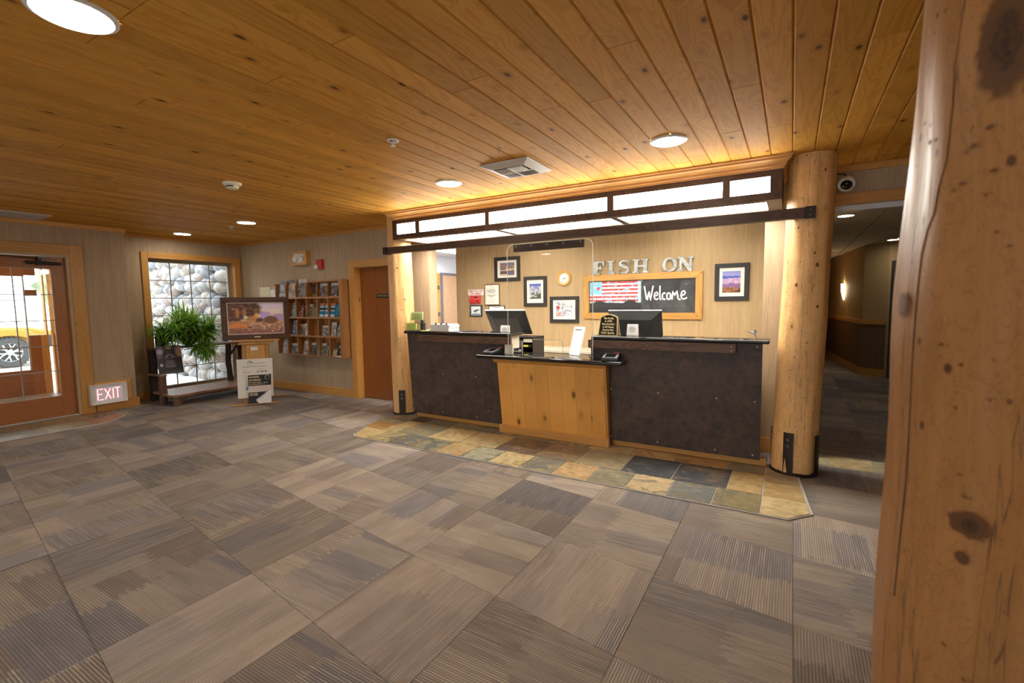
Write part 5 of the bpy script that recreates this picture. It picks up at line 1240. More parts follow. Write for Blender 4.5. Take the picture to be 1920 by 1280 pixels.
for ch, y, w in (('E',2.632,0.070),('X',2.712,0.068),('I',2.795,0.05),('T',2.822,0.066)):
    a = MB(); exl(a, tubes[ch], y, w, 0.180, 0.145, sxa-0.010, 0.0062); o = a.build('letter_tube', NEON, ex_)
    b = MB(); exl(b, tubes[ch], y, w, 0.180, 0.145, sxa-0.0145, 0.0125); 
    for v in b.v: v.x = sxa-0.0138+(v.x-(sxa-0.0145))*0.05
    b.build('red_halo', NEONR, o)

# ================================================================== RUSTIC BENCH BY THE WINDOW
bn = thing('rustic_bench', (-8.1, 4.05, 0), 'low rustic bark bench with a plank top rail under the window', 'bench')
def twig(pts, r, nm, mat=DKBARK, n=9):
    q = []
    P = [Vector(p) for p in pts]
    for i in range(len(P)-1):
        for k in range(5): q.append(P[i].lerp(P[i+1], k/5))
    q.append(P[-1]); q = [p+Vector((mnoise.noise(p*7)*0.012, mnoise.noise(p*7+Vector((9,0,0)))*0.012, 0)) for p in q]
    return MB().tube(q, [r*(1+0.12*mnoise.noise(p*11)) for p in q], n).build(nm, mat, bn, smooth=True, sharp=60)
m = MB(); rs = random.Random(2); pts = []
for k in range(13): pts.append((-7.665+rs.uniform(-0.012,0.012), 3.40+1.38*k/12))
pts = [(-7.78,3.305),(-7.70,3.33)]+pts+[(-8.38,4.78),(-8.38,3.42),(-8.30,3.33)]
MB().poly(pts,0.135,0.165).build('seat_plank', RUSTICY, bn, bevel=0.004)
MB().box(-7.70,-7.675,3.42,4.76,0.105,0.135).build('seat_rail', RUSTIC, bn, bevel=0.004)
for x, y in ((-7.73,3.40),(-7.73,4.70)): twig([(x,y,0.0),(x-0.005,y+0.004,0.136)],0.052,'leg',RUSTIC)
for x, y in ((-8.02,3.345),(-8.02,4.76)): twig([(x,y,0.0),(x+0.01,y,0.42)],0.052,'arm_post',RUSTIC)
for y in (3.42,4.77): twig([(-8.45,y,0.0),(-8.46,y+0.01,0.4),(-8.45,y,0.80)],0.058,'back_post')
twig([(-8.30,4.50,0.165),(-8.31,4.47,0.5),(-8.30,4.49,0.79)],0.045,'back_post')
for y in (3.345,4.765): MB().obox((-8.20,y,0.432),(0.50,0.085,0.026)).build('arm_board', RUSTICY, bn, bevel=0.004)
MB().poly([(-8.50,3.36),(-8.22,3.37),(-8.235,3.8),(-8.22,4.3),(-8.23,4.86),(-8.50,4.86)],0.795,0.822).build('top_rail', RUSTIC, bn, bevel=0.005)
twig([(-8.30,4.49,0.60),(-8.29,4.65,0.79)],0.02,'twig_brace'); twig([(-8.45,3.44,0.60),(-8.44,3.60,0.79)],0.02,'twig_brace'); twig([(-7.73,3.43,0.03),(-7.73,3.55,0.12)],0.014,'twig_brace',RUSTIC)

# event poster leaning on the bench end
ap = Art('art_event_poster', (0.020,0.019,0.022), 0.4, u='Y').fleck((0.10,0.085,0.10),5,0.52,2,-1,2,0.55,1).ell(0.13,0.80,0.12,0.10,(0.36,0.30,0.48),0.7,7,2,0.3).ell(0.92,0.78,0.16,0.18,(0.34,0.20,0.15),0.9,9,5,0.3).ell(0.5,0.93,0.14,0.06,(0.26,0.21,0.12),0.8,9,4,0.3)
for k, (w, h_) in enumerate(((0.34,0.008),(0.30,0.007),(0.40,0.008),(0.36,0.007),(0.44,0.008),(0.30,0.006))): ap.rect(0.5-w/2,0.5+w/2,0.46-0.042*k,0.46-0.042*k+0.014,(0.42,0.40,0.42),0.75)
ap.rect(0.3,0.7,0.245,0.258,(0.5,0.48,0.5)).ell(0.5,0.62,0.13,0.085,(0.45,0.43,0.45)).ell(0.5,0.605,0.105,0.075,(0.05,0.045,0.05)).ell(0.14,0.33,0.06,0.05,(0.55,0.55,0.58),1.2,5,6).fleck((0.25,0.2,0.3),12,0.66,8,0,1,0,0.1).rect(0.25,0.95,0.05,0.062,(0.4,0.38,0.4),0.7)
po = thing('event_poster', (-8.02,3.46,0.445), 'black event poster with white print propped on the bench arm', 'poster')
lx = R(8); MB().prism([(0,0),(0.325,0),(0.325,0.42),(0,0.42)], (-7.985,3.30,0.447), (0.04,0.999,0), (-math.sin(lx),0,math.cos(lx)), (math.cos(lx),0,math.sin(lx)), -0.003, 0.003).build('printed_sheet', ap.done(), po)
xx = MB()
for s_ in (1,-1): xx.obox((-8.028,3.465+0.0,0.787),(0.003,0.25,0.012),(0.75*s_,0,0))
for v in xx.v: v.x = -7.985-math.tan(lx)*(v.z-0.447)+0.004+0.04*(v.y-3.30)
xx.build('crossed_bars', plain('poster_black',(0.03,0.03,0.033),0.5), po)

# ---- spider plant
def leafm(kind):
    t = T('spider_leaf_%d' % kind, 0.45); v = t.obj()
    c0, c1 = ((0.05,0.16,0.015),(0.25,0.50,0.05)) if kind == 0 else ((0.10,0.28,0.025),(0.42,0.66,0.09))
    n = t.noise(v, 9.0, 2.0); t.color(t.mix(t.rng(n,0.35,0.65), c0, c1))
    t.put(t.b.inputs['Transmission Weight'], 0.0)
    sss = t.nt.nodes.new('ShaderNodeBsdfTranslucent'); sss.inputs[0].default_value = (*c1,1)
    mx = t.nt.nodes.new('ShaderNodeMixShader'); mx.inputs[0].default_value = 0.35
    t.nt.links.new(t.b.outputs[0], mx.inputs[1]); t.nt.links.new(sss.outputs[0], mx.inputs[2]); t.nt.links.new(mx.outputs[0], t.out.inputs[0])
    return t.m
LEAFS = [leafm(0), leafm(1)]
def leaf(m, base, az, el, ln, w, droop, rs):
    p = Vector(base); n = 6; d = Vector((math.cos(az)*math.cos(el), math.sin(az)*math.cos(el), math.sin(el))); sd = Vector((-math.sin(az), math.cos(az), 0))
    k = len(m.v)
    for i in range(n+1):
        t = i/n; ww = w*(0.5+1.1*t)*(1-t**2.2)+0.0006
        up = sd.cross(d).normalized()
        m.v += [p-sd*ww+up*ww*0.35, p.copy(), p+sd*ww+up*ww*0.35]
        p = p+d*(ln/n); d = (d+Vector((0,0,-droop/n))).normalized()
    for i in range(n):
        a = k+3*i; m.f += [[a,a+1,a+4,a+3],[a+1,a+2,a+5,a+4]]
def rosette(root, c, cnt, ln, w, el0, el1, droop, rs, mat, nm='leaf_cluster', azr=(0,2*PI)):
    m = MB()
    for i in range(cnt):
        az = rs.uniform(*azr); el = rs.uniform(el0, el1)
        leaf(m, (c[0]+rs.uniform(-.02,.02), c[1]+rs.uniform(-.02,.02), c[2]+rs.uniform(-.015,.015)), az, el, ln*rs.uniform(0.65,1.15), w*rs.uniform(0.75,1.2), droop*rs.uniform(0.6,1.3), rs)
    o = m.build(nm, mat, root, smooth=True, sharp=180); return o
rs = random.Random(21)
sp_ = thing('spider_plant', (-8.36,3.93,0.822), 'big bushy green spider plant in a dark bowl pot on the bench rail', 'potted plant')
PCX, PCY = -8.36, 3.90
prof = [(0.03,0.0)]+[(0.175*math.sin(R(a)), 0.26*(1-math.cos(R(a)))*0.98) for a in range(20,91,10)]+[(0.185,0.262),(0.185,0.272),(0.165,0.272),(0.150,0.22),(0.0,0.21)]
MB().lathe(prof, (PCX,PCY,0.8225), 28).build('bowl_pot', plain('dark_green_pot',(0.022,0.028,0.026),0.35), sp_, smooth=True, sharp=50)
MB().lathe([(0.0,0.235),(0.155,0.23)], (PCX,PCY,0.8225), 20, cap=False).build('soil', plain('potting_soil',(0.03,0.02,0.013),0.95), sp_)
for k in range(9):
    a = 2*PI*k/9+rs.uniform(-.2,.2); r = rs.uniform(0.05,0.13)
    rosette(sp_, (PCX+r*math.cos(a), PCY+r*math.sin(a), 1.06), 26, 0.46, 0.0165, R(10), R(85), 1.6, rs, LEAFS[k % 2])
for k in range(26):       # hanging and outlying plantlets
    y = PCY+rs.uniform(-0.36,0.44); x = PCX+rs.uniform(0.0,0.26); z = 1.16-abs(y-PCY)*0.30+rs.uniform(-0.16,0.12)
    rosette(sp_, (x,y,z), 22, 0.27, 0.0130, R(-25), R(75), 1.3, rs, LEAFS[(k+1) % 2])
for k in range(14):      # trailing runners down the front
    y = PCY+0.02+rs.uniform(0.0,0.22); x = PCX+0.20+rs.uniform(-0.03,0.03); z = rs.uniform(0.80,1.02)
    if k > 8: z = rs.uniform(0.72,0.78)
    rosette(sp_, (x,y,z), 20, 0.24, 0.0125, R(-70), R(30), 0.9, rs, LEAFS[k % 2])
run = MB()
for k in range(7):
    a = R(-10+14*k); run.tube([(PCX+0.1*math.cos(a),PCY+0.1*math.sin(a),1.06),(PCX+0.22*math.cos(a),PCY+0.2*math.sin(a),1.08),(PCX+0.26*math.cos(a),PCY+0.22*math.sin(a),0.9),(PCX+0.25*math.cos(a),PCY+0.2*math.sin(a),0.80)], 0.003, 5)
run.build('runner', LEAFS[1], sp_)
s2 = thing('small_plant', (-8.38,3.52,0.822), 'smaller green plant in a dark square pot at the bench end of the sill', 'potted plant')
MB().box(-8.44,-8.31,3.46,3.585,0.8225,0.99).build('square_pot', plain('slate_blue_pot',(0.03,0.036,0.045),0.4), s2, bevel=0.006)
for k in range(4): rosette(s2, (-8.375+rs.uniform(-.03,.03),3.52+rs.uniform(-.03,.03),0.99), 22, 0.27, 0.0125, R(20), R(85), 1.5, rs, LEAFS[(k+1) % 2])

# ================================================================== EASEL GROUP
ERZ = math.atan2(0.817, 0.577); E0 = (-6.75, 3.98, 0.0)
es = thing('display_easel', E0, 'honey oak display easel with a box front and slim foot rods', 'easel', rz=ERZ)
L = dict(local=True)
MB().tube([(-0.309,-0.02,0.012),(0.313,-0.02,0.012)],0.012,10).build('foot_rod', EASW, es, smooth=True, **L)
MB().tube([(-0.245,0.51,0.012),(0.39,0.51,0.012)],0.012,10).build('foot_rod', EASW, es, smooth=True, **L)
for u_ in (-0.118,0.185): MB().prism([(-0.02,0.012),(0.02,0.012),(0.14,0.93),(0.10,0.93)], (u_-0.022,0,0),(0,1,0),(0,0,1),(1,0,0),0,0.044).build('upright', EASW, es, bevel=0.003, **L)
for u_ in (-0.118,0.185): MB().tube([(u_,0.0,0.03),(u_,0.50,0.02)],0.010,8).build('foot_rail', EASW, es, **L)
MB().box(-0.125,0.215,0.03,0.16,0.64,0.885).build('box_body', EASW, es, bevel=0.004, **L)
MB().box(-0.075,0.165,0.012,0.03,0.655,0.875).build('box_front', EASW, es, bevel=0.004, **L)
MB().prism([(-0.185,0.885),(0.250,0.885),(0.285,0.912),(-0.165,0.912)],(0,-0.01,0),(1,0,0),(0,0,1),(0,1,0),0,0.20).build('cap_board', EASW, es, bevel=0.003, **L)
MB().box(-0.235,0.365,-0.045,0.02,0.932,0.958).build('picture_ledge', EASW, es, bevel=0.003, **L)
MB().box(0.02,0.07,0.10,0.14,0.912,1.50).build('mast', EASW, es, **L)
pk = thing('note_pocket', E0, 'small tan pocket holding a white slip on the easel front', 'pocket', rz=ERZ)
MB().box(-0.035,0.095,-0.002,0.0115,0.712,0.800).build('tan_pocket', plain('tan_card',(0.58,0.33,0.10),0.6), pk, **L)
MB().box(-0.02,0.075,0.002,0.008,0.79,0.845).build('white_slip', WPAPER, pk, **L)
pt = thing('deer_painting', E0, 'dark framed landscape painting of a deer at the wood edge on an easel', 'painting', rz=ERZ)
F0,F1,G0,G1 = -0.360,0.515,0.9585,1.568; b = 0.075
fm = MB()
fm.box(F0,F1,-0.035,0.0,G1-b,G1).box(F0,F1,-0.035,0.0,G0,G0+b).box(F0,F0+b,-0.035,0.0,G0+b,G1-b).box(F1-b,F1,-0.035,0.0,G0+b,G1-b)
fm.build('frame', FRAMEBR, pt, bevel=0.008, **L)
MB().box(F0+b,F1-b,-0.018,-0.004,G0+b,G1-b).build('cream_liner', plain('liner',(0.80,0.66,0.54),0.6), pt, **L)
ad = Art('art_deer_landscape', (0.906,0.725,0.725), 0.6).grad((0.930,0.725,0.653),(0.797,0.670,0.834),0.45,0.95).fleck((0.930,0.834,0.653),4,0.56,3,0.5,1,0.55,0.8,0.6)
ad.hill(0.60,0.10,3,(0.906,0.616,0.399),3,0.05).ell(0.66,0.58,0.12,0.14,(0.616,0.435,0.797),0.3).ell(0.93,0.52,0.14,0.12,(0.580,0.362,0.653),0.3)
ad.ell(0.27,0.82,0.33,0.34,(0.109,0.051,0.031),0.35,7).ell(0.10,0.7,0.2,0.36,(0.128,0.061,0.036),0.3,6).fleck((0.271,0.117,0.054),9,0.56,4,0,0.55,0.5,1).fleck((0.544,0.362,0.580),16,0.64,7,0.05,0.5,0.52,0.85)
ad.ell(0.17,0.69,0.035,0.16,(0.508,0.217,0.081),0.5,9).ell(0.30,0.68,0.028,0.13,(0.471,0.209,0.081),0.5,9)
ad.hill(0.42,0.05,6,(0.490,0.236,0.128),6).fleck((0.725,0.435,0.217),13,0.54,9,0,1,0,0.44).ell(0.77,0.44,0.13,0.13,(0.236,0.117,0.064),0.4,8).ell(0.56,0.44,0.07,0.07,(0.145,0.073,0.051),0.4,8)
ad.ell(0.18,0.25,0.16,0.10,(0.834,0.299,0.081),0.4,7).hill(0.16,0.12,4,(0.362,0.154,0.117),11,0.02,0.05).fleck((0.797,0.544,0.362),18,0.57,5,0.35,1,0.02,0.34).fleck((0.236,0.109,0.090),12,0.58,2,0,1,0,0.25)
ad.ell(0.38,0.50,0.085,0.075,(0.544,0.245,0.100),0.2).ell(0.45,0.47,0.05,0.10,(0.616,0.271,0.109),0.2).ell(0.31,0.53,0.036,0.055,(0.930,0.930,0.761),0.15).ell(0.31,0.52,0.010,0.03,(0.217,0.109,0.054))
ad.ell(0.50,0.57,0.045,0.085,(0.761,0.344,0.128),0.15).ell(0.535,0.60,0.04,0.04,(0.930,0.490,0.217),0.1).ell(0.565,0.575,0.022,0.02,(0.930,0.930,0.725)).ell(0.515,0.655,0.012,0.03,(0.815,0.453,0.217))
for q in (0.31,0.36,0.435,0.47): ad.rect(q-0.006,q+0.006,0.30,0.45,(0.725,0.399,0.181),0.85)
for q, h_ in ((0.475,0.80),(0.505,0.82),(0.545,0.79),(0.575,0.77)): ad.rect(q-0.003,q+0.003,0.66,h_,(0.761,0.362,0.109),0.9)
MB().box(F0+b+0.012,F1-b-0.012,-0.0205,-0.0182,G0+b+0.012,G1-b-0.012).build('canvas', ad.done(), pt, **L)
MB().box(0.045,0.125,-0.0375,-0.035,G0+0.028,G0+0.044).build('name_plate', GOLD, pt, **L)
# print collection board
bd = thing('print_board', E0, 'cream board with script heading leaning low on the easel', 'poster', rz=ERZ)
U = (1,0,0); up = Vector((0,0.06,0.998)); oz = Vector((0,-0.998,0.06)); o0 = Vector((0,-0.05,0.114))
pn = lambda p: Vector((p[0],0,0))
MB().prism([(-0.208,0),(0.252,0),(0.257,0.562),(-0.203,0.562)], o0, U, up, oz, -0.012, 0.0).build('board', plain('ivory_board',(0.78,0.74,0.66),0.7,mottled=0.02), bd, local=True)
def ptxt(m, s_, h, u_, v_, w=None, d=0.001, al='CENTER', b=0.0): return m.text(s_, h, o0+Vector((u_,0,0))+up*v_, U, up, oz, d, al, b, 1.0, w)
m = MB(); m.tube([o0+Vector((-0.035+0.030*math.cos(R(a)),0,0))+up*(0.505+0.026*math.sin(R(a)))+oz*0.001 for a in range(-10,250,20)],0.003,5)
m.tube([o0+Vector((u_,0,0))+up*v_+oz*0.001 for u_, v_ in ((-0.045,0.520),(-0.02,0.517),(-0.012,0.503),(-0.03,0.495),(-0.033,0.485))],0.0025,5)
ptxt(m,'DUCKS UNLIMITED',0.019,0.085,0.497,0.15); ptxt(m,'Print # 3',0.03,-0.08,0.372,0.10); ptxt(m,'$ 125.00',0.036,0.115,0.374,0.13,b=0.0008)
ptxt(m,'Artist',0.014,-0.10,0.405); ptxt(m,'Minimum bid',0.014,0.10,0.412)
m.build('print', INK, bd, local=True)
sh = ptxt(MB(),'Limited Print Collection',0.038,0.025,0.452,0.30)
for v in sh.v: v.x += (v.z-(o0.z+0.452))*0.35
sh.build('script_heading', INKG, bd, local=True)
m = MB()
for k in range(7): 
    q = o0+up*(0.332-0.026*k); m.prism([(-0.125,0),(-0.055,0),(-0.055,0.003),(-0.125,0.003)], q, U, up, oz, 0.0, 0.0008)
m.build('rule_lines', INKG, bd, local=True)
MB().prism([(-0.105,0.115),(-0.068,0.115),(-0.068,0.155),(-0.105,0.155)], o0, U, up, oz, 0.0, 0.001).build('blue_label', plain('sky_blue_print',(0.10,0.38,0.68),0.6), bd, local=True)
MB().prism([(-0.18,0.02),(-0.07,0.02),(-0.07,0.024),(-0.18,0.024)], o0, U, up, oz, 0.0, 0.0008).prism([(-0.18,0.045),(-0.09,0.045),(-0.09,0.049),(-0.18,0.049)], o0, U, up, oz, 0.0, 0.0008).build('rule_lines', GOLD, bd, local=True)
# bingo flyer
bf = thing('bingo_flyer', E0, 'black and pink bingo flyer standing in front of the cream board', 'flyer', rz=ERZ)
o0 = Vector((0,-0.085,0.025)); 
MB().prism([(-0.078,0),(0.220,0),(0.232,0.420),(-0.062,0.420)], o0, U, up, oz, -0.002, 0.0).build('pink_sheet', plain('blush_paper',(0.74,0.60,0.57),0.7,mottled=0.02), bf, local=True)
MB().prism([(-0.067,0.262),(0.227,0.262),(0.231,0.418),(-0.063,0.418)], o0, U, up, oz, 0.0, 0.0006).prism([(-0.077,0.004),(0.07,0.004),(0.18,0.17),(-0.071,0.17)], o0, U, up, oz, 0.0, 0.0006).build('black_block', INK, bf, local=True)
m = MB(); ptxt(m,'BANKENS',0.034,0.012,0.388,0.125,0.0012,b=0.001); ptxt(m,'DU BINGO',0.034,0.022,0.345,0.145,0.0012,b=0.001); ptxt(m,'Silo Steaks & Spirits',0.019,0.025,0.311,0.16,0.0012,b=0.0006); ptxt(m,'July 20, 2023 at 6:00 pm',0.017,0.028,0.284,0.165,0.0012,b=0.0005)
ptxt(m,'DOORS OPEN',0.024,-0.01,0.150,0.11,0.0012,b=0.0008); ptxt(m,'AND MORE',0.024,-0.005,0.126,0.11,0.0012,b=0.0008)
m.tube([o0+Vector((0.178+0.026*math.cos(R(a)),0,0))+up*(0.383+0.024*math.sin(R(a)))+oz*0.0012 for a in range(-10,250,20)],0.0028,5); ptxt(m,'UNLIMITED',0.011,0.175,0.352,0.06,0.0012)
m.build('gold_lettering', GOLD, bf, local=True)
MB().tube([o0+Vector((u_,0,0))+up*v_+oz*0.0012 for u_, v_ in ((0.130,0.278),(0.135,0.300),(0.160,0.302),(0.185,0.298))],0.004,6).build('silver_emblem', SILVER, bf, local=True)
cd = MB().prism([(0.02,0.055),(0.055,0.005),(0.219,0.005),(0.223,0.19),(0.19,0.185)], o0, U, up, oz, 0.0006, 0.0012).build('bingo_card', WPAPER, bf, local=True)
m = MB(); q = 'BINGO B55'
for k, ch in enumerate('BINGOB5E5'):
    t = k/8; u_ = 0.042+0.150*t; v_ = 0.052+0.135*t
    m.text(ch, 0.025, o0+Vector((u_,0,0))+up*v_, Vector((0.74,0,0))+up*0.67, up*0.74-Vector((0.67,0,0)), oz, 0.0018, bold=0.0008)
for r_ in range(3):
    for k in range(4-r_//2):
        u_, v_ = 0.085+0.032*k+0.022*r_, 0.040+0.030*k-0.018*r_
        m.prism([(u_,v_),(u_+0.012,v_+0.008),(u_+0.010,v_+0.011),(u_-0.002,v_+0.003)], o0, U, up, oz, 0.0012, 0.0018)
m.build('card_print', INK, cd, local=True)
m = MB(); ptxt(m,'games  cards  raffle  prizes',0.013,0.08,0.235,0.2,0.0012); ptxt(m,'dinner   auction   fun',0.013,0.08,0.212,0.16,0.0012); m.build('red_lettering', REDINK, bf, local=True)

# ================================================================== BROCHURE RACK
rk = thing('brochure_rack', (-6.66,4.93,0.62), 'wall hung oak brochure rack with four rows of pockets', 'brochure rack')
cx_ = [-7.487,-7.219,-6.96,-6.690,-6.431,-6.178,-5.913]; rz_ = [0.640,0.950,1.245,1.563,1.805]
RF, RB = 4.872, 4.998
bx(-7.487,-5.84,RB-0.012,RB,0.625,1.815).build('back_panel', RACKW, rk)
bx(-5.913,-5.835,RF-0.004,RB-0.012,0.615,1.825).build('end_post', RACKZ, rk, bevel=0.003)
bx(-7.50,-7.478,RF,RB-0.012,0.625,1.80).build('end_board', RACKZ, rk)
for i in range(1,6):
    zt = 1.80 if i >= 3 else 1.82
    MB().prism([(RF,0.636),(RB-0.012,0.636),(RB-0.012,zt),(RF+0.035,zt),(RF,zt-0.07),(RF,1.27),(RF+0.03,1.24),(RF,1.17)], (cx_[i]-0.008,0,0),(0,1,0),(0,0,1),(1,0,0),0,0.016).build('divider', RACKZ, rk)
for z in rz_[:-1]: bx(-7.478,-5.913,RF+0.002,RB-0.012,z-0.014,z).build('shelf', RACKW, rk)
bx(cx_[3],-5.913,RF,RB-0.012,1.80,1.822).build('top_board', RACKW, rk)
for z in rz_[1:-1]: bx(-7.478,-5.913,RF-0.002,RF+0.008,z-0.018,z+0.010).build('shelf_lip', RACKZ, rk)
def cover():
    t = T('brochure_print', 0.3); g = t.gen(); v = t.off(g, (41.,23.,67.)); gz = t.sep(g)[2]; r = t.rnd()
    n = t.noise(v, 2.3, 2.0, 0.5); n2 = t.noise(t.scale(v,(1.,1.,1.6)), 3.2, 2.0)
    c = t.mix(t.rng(n,0.42,0.62), t.mix(1.0,t.ocol(),(0.42,0.40,0.40),'MULTIPLY'), t.ocol())
    c = t.mix(t.math('MULTIPLY',t.rng(n2,0.55,0.66),0.55), c, (0.72,0.70,0.66))
    c = t.mix(t.math('MULTIPLY',t.math('GREATER_THAN',gz,0.80),0.55), c, t.mix(t.math('GREATER_THAN',r,0.5),(0.03,0.03,0.035),(0.75,0.72,0.66)))
    t.color(c); return t.m
COVER = cover()
def brochure(label, x, row, w, h, col, lean=0.30, dx=0.0, front=0.0, group=None, stripes=None):
    z = rz_[4-row]
    root = thing('brochure', (x, RF+0.03+front, z), label, 'brochure', group)
    a = Vector((math.cos(dx),0,math.sin(dx))); up_ = Vector((-math.sin(dx)*1.0, math.sin(lean)*0.6, math.cos(lean))).normalized(); ez_ = a.cross(up_)
    o_ = Vector((x, RF+0.018+front, z+0.001))
    p = MB().prism([(-w/2,0),(w/2,0),(w/2,h),(-w/2,h)], o_, a, up_, ez_, -0.012, 0.0).build('cover', COVER if not stripes else TINT, root, color=tuple(max(0.0,sum(col)/3+1.25*(x-sum(col)/3))*0.85 for x in col))
    for v0, v1, c_ in (stripes or []):
        MB().prism([(-w/2+0.003,v0*h),(w/2-0.003,v0*h),(w/2-0.003,v1*h),(-w/2+0.003,v1*h)], o_, a, up_, ez_, 0.0, 0.0012).build('printed_band', TINT, p, color=c_)
    return root
C = lambda i: (cx_[i]+cx_[i+1])/2
TEAL, SAND, DUSK, VIO = (0.20,0.30,0.34), (0.62,0.55,0.44), (0.16,0.14,0.13), (0.17,0.13,0.15)
brochure('tall pale grey-blue travel guide at the window end of the top pocket row', C(0)+0.03,1,0.205,0.285,(0.36,0.42,0.46),0.22)
brochure('tall cream travel guide, second from the window end in the top pocket row', C(1)+0.01,1,0.205,0.300,(0.62,0.52,0.42),0.22)
brochure('tall dark guide with white title, third from the window end in the top row', C(2),1,0.215,0.300,(0.26,0.24,0.23),0.22)
brochure('dusky violet leaflet in the top row, beside the empty pocket', C(4)-0.01,1,0.16,0.225,VIO,0.25)
brochure('dusky violet leaflet in the top row at the door end', C(5)-0.01,1,0.16,0.225,(0.20,0.15,0.16),0.25)
tag(bx(cx_[3]+0.02,cx_[4]-0.02,RB-0.020,RB-0.012,1.62,1.78).build('dark_backing_card', plain('plum_card',(0.10,0.06,0.05),0.6)), 'plain dark card at the back of the empty top pocket', 'card')
brochure('grey-green landscape leaflet in the second row beside the deer painting', C(1)+0.05,2,0.15,0.24,(0.16,0.24,0.24),0.25)
brochure('red and black leaflet in the second pocket row', C(2)-0.05,2,0.115,0.20,(0.36,0.10,0.07),0.28)
brochure('brown and red leaflet half behind the red and black one', C(2)+0.06,2,0.105,0.19,(0.22,0.12,0.09),0.28,front=0.02)
for k, nm in ((0,'first'),(1,'second'),(2,'third')): brochure('narrow dark leaflet with gold print, %s of three in the second row' % nm, C(3)-0.078+0.076*k,2,0.072,0.215,(0.24,0.19,0.09),0.28)
ST = [(0.86,1.0,(0.75,0.16,0.04)),(0.62,0.82,(0.45,0.60,0.70)),(0.44,0.52,(0.70,0.60,0.50)),(0.06,0.22,(0.62,0.72,0.78)),(0.56,0.70,(0.02,0.03,0.05))]
brochure('blue leaflet with orange top, nearer the window in its second row pocket', C(4)-0.062,2,0.102,0.225,(0.02,0.22,0.42),0.28,stripes=ST)
brochure('blue leaflet with orange top, middle one of the three in the second row', C(4)+0.058,2,0.102,0.225,(0.02,0.22,0.42),0.28,stripes=ST)
brochure('blue leaflet with orange top in the door end pocket of the second row', C(5)-0.065,2,0.102,0.225,(0.02,0.22,0.42),0.28,stripes=ST)
brochure('plain teal leaflet back at the door end of the second row', C(5)+0.04,2,0.085,0.20,(0.03,0.20,0.33),0.28,stripes=[(0,0.2,(0.02,0.10,0.16))])
brochure('blue and red leaflet in the third row beside the deer painting', C(1)+0.05,3,0.15,0.245,(0.13,0.16,0.34),0.25)
brochure('rust brown leaflet in the third row beside a slanted white sheet', C(2)-0.04,3,0.12,0.185,(0.24,0.12,0.09),0.28)
brochure('slanted white sheet in the third pocket row', C(2)+0.075,3,0.085,0.20,(0.72,0.70,0.66),0.25,0.12)
brochure('grey leaflet with a pale round picture in the third row', C(4),3,0.16,0.17,(0.30,0.31,0.32),0.3)
brochure('white leaflet in the door end pocket of the third row', C(5)-0.06,3,0.105,0.225,(0.70,0.68,0.63),0.26)
brochure('grey and green photo leaflet behind the white one in the third row', C(5)+0.05,3,0.115,0.20,(0.42,0.42,0.36),0.3,front=0.02)
brochure('clear sleeve of pale leaflets at the window end of the lowest row', C(0)+0.04,4,0.17,0.24,(0.46,0.45,0.46),0.2)
brochure('short slate grey leaflet in the lowest row, second pocket', C(1),4,0.16,0.175,(0.20,0.20,0.22),0.25)
brochure('slanted blush leaflet in the lowest row, third pocket', C(2)+0.02,4,0.11,0.225,(0.48,0.38,0.36),0.25,-0.10)
for i in (3,4):
    for k, nm in ((0,'window'),(1,'door')): brochure('black and yellow patterned leaflet on the %s side of the %s pocket, lowest row' % (nm, {3:'fourth',4:'fifth'}[i]), C(i)-0.055+0.112*k,4,0.10,0.20,(0.22,0.21,0.17),0.28)
brochure('short white and yellow card in the lowest row at the door end', C(5)-0.05,4,0.085,0.13,(0.66,0.64,0.40),0.2,-0.12)
brochure('dark leaflet standing behind the yellow card in the lowest row', C(5)+0.0,4,0.12,0.21,(0.15,0.13,0.12),0.3,front=0.03)
tag(bx(cx_[5]+0.11,cx_[6]-0.01,RF+0.01,RF+0.05,0.6405,0.652).build('white_cards', WPAPER), 'few white cards lying in the lowest pocket at the door end', 'cards') 
# framed map beside the rack
fmz = thing('framed_map', (-7.84,4.99,1.45), 'cream map and white sheet in a slim clear frame between window and rack', 'framed map')
MB().box(-8.118,-7.56,4.985,4.998,1.45,1.782).build('tan_backing', plain('tan_back',(0.42,0.25,0.13),0.5), fmz)
am = Art('art_town_map',(0.72,0.62,0.38)).fleck((0.62,0.50,0.22),6,0.54,3).fleck((0.52,0.42,0.24),14,0.62,8).done()
bx(-8.10,-7.80,4.979,4.985,1.46,1.762).build('map_sheet', am, fmz)
bx(-7.79,-7.64,4.979,4.985,1.46,1.715).build('white_sheet', WPAPER, fmz)
# emergency light and strobe
el = thing('emergency_light', (-6.89,4.95,2.09), 'twin head emergency light in an oak box above the brochure rack', 'emergency light')
MB().box(-7.085,-6.70,4.915,4.998,2.088,2.122).box(-7.085,-6.70,4.915,4.998,2.275,2.312).box(-7.085,-7.045,4.915,4.998,2.122,2.275).box(-6.765,-6.70,4.915,4.998,2.122,2.275).build('oak_box', FIRX, el, bevel=0.004)
bx(-7.045,-6.765,4.935,4.95,2.122,2.275).build('white_plate', plain('ivory_plate',(0.82,0.76,0.66),0.5), el)
for x in (-6.99,-6.83):
    MB().lathe([(0.045,0.0),(0.052,-0.022),(0.045,-0.03),(0.0,-0.026)], (x,4.935,2.185), 20, 'Y').build('lamp_head', SILVER if x > -6.9 else WHITEP, el, smooth=True, sharp=50)
st = thing('fire_strobe', (-6.455,4.96,2.0), 'red fire alarm strobe with clear lens above the brochure rack', 'fire alarm')
bx(-6.505,-6.375,4.935,4.998,2.008,2.158).build('red_body', REDP, st, bevel=0.006)
MB().lathe([(0.042,0.0),(0.038,-0.03),(0.02,-0.045),(0.0,-0.048)], (-6.475,4.935,2.040), 16, 'Y').build('clear_lens', SILVER, st, smooth=True)
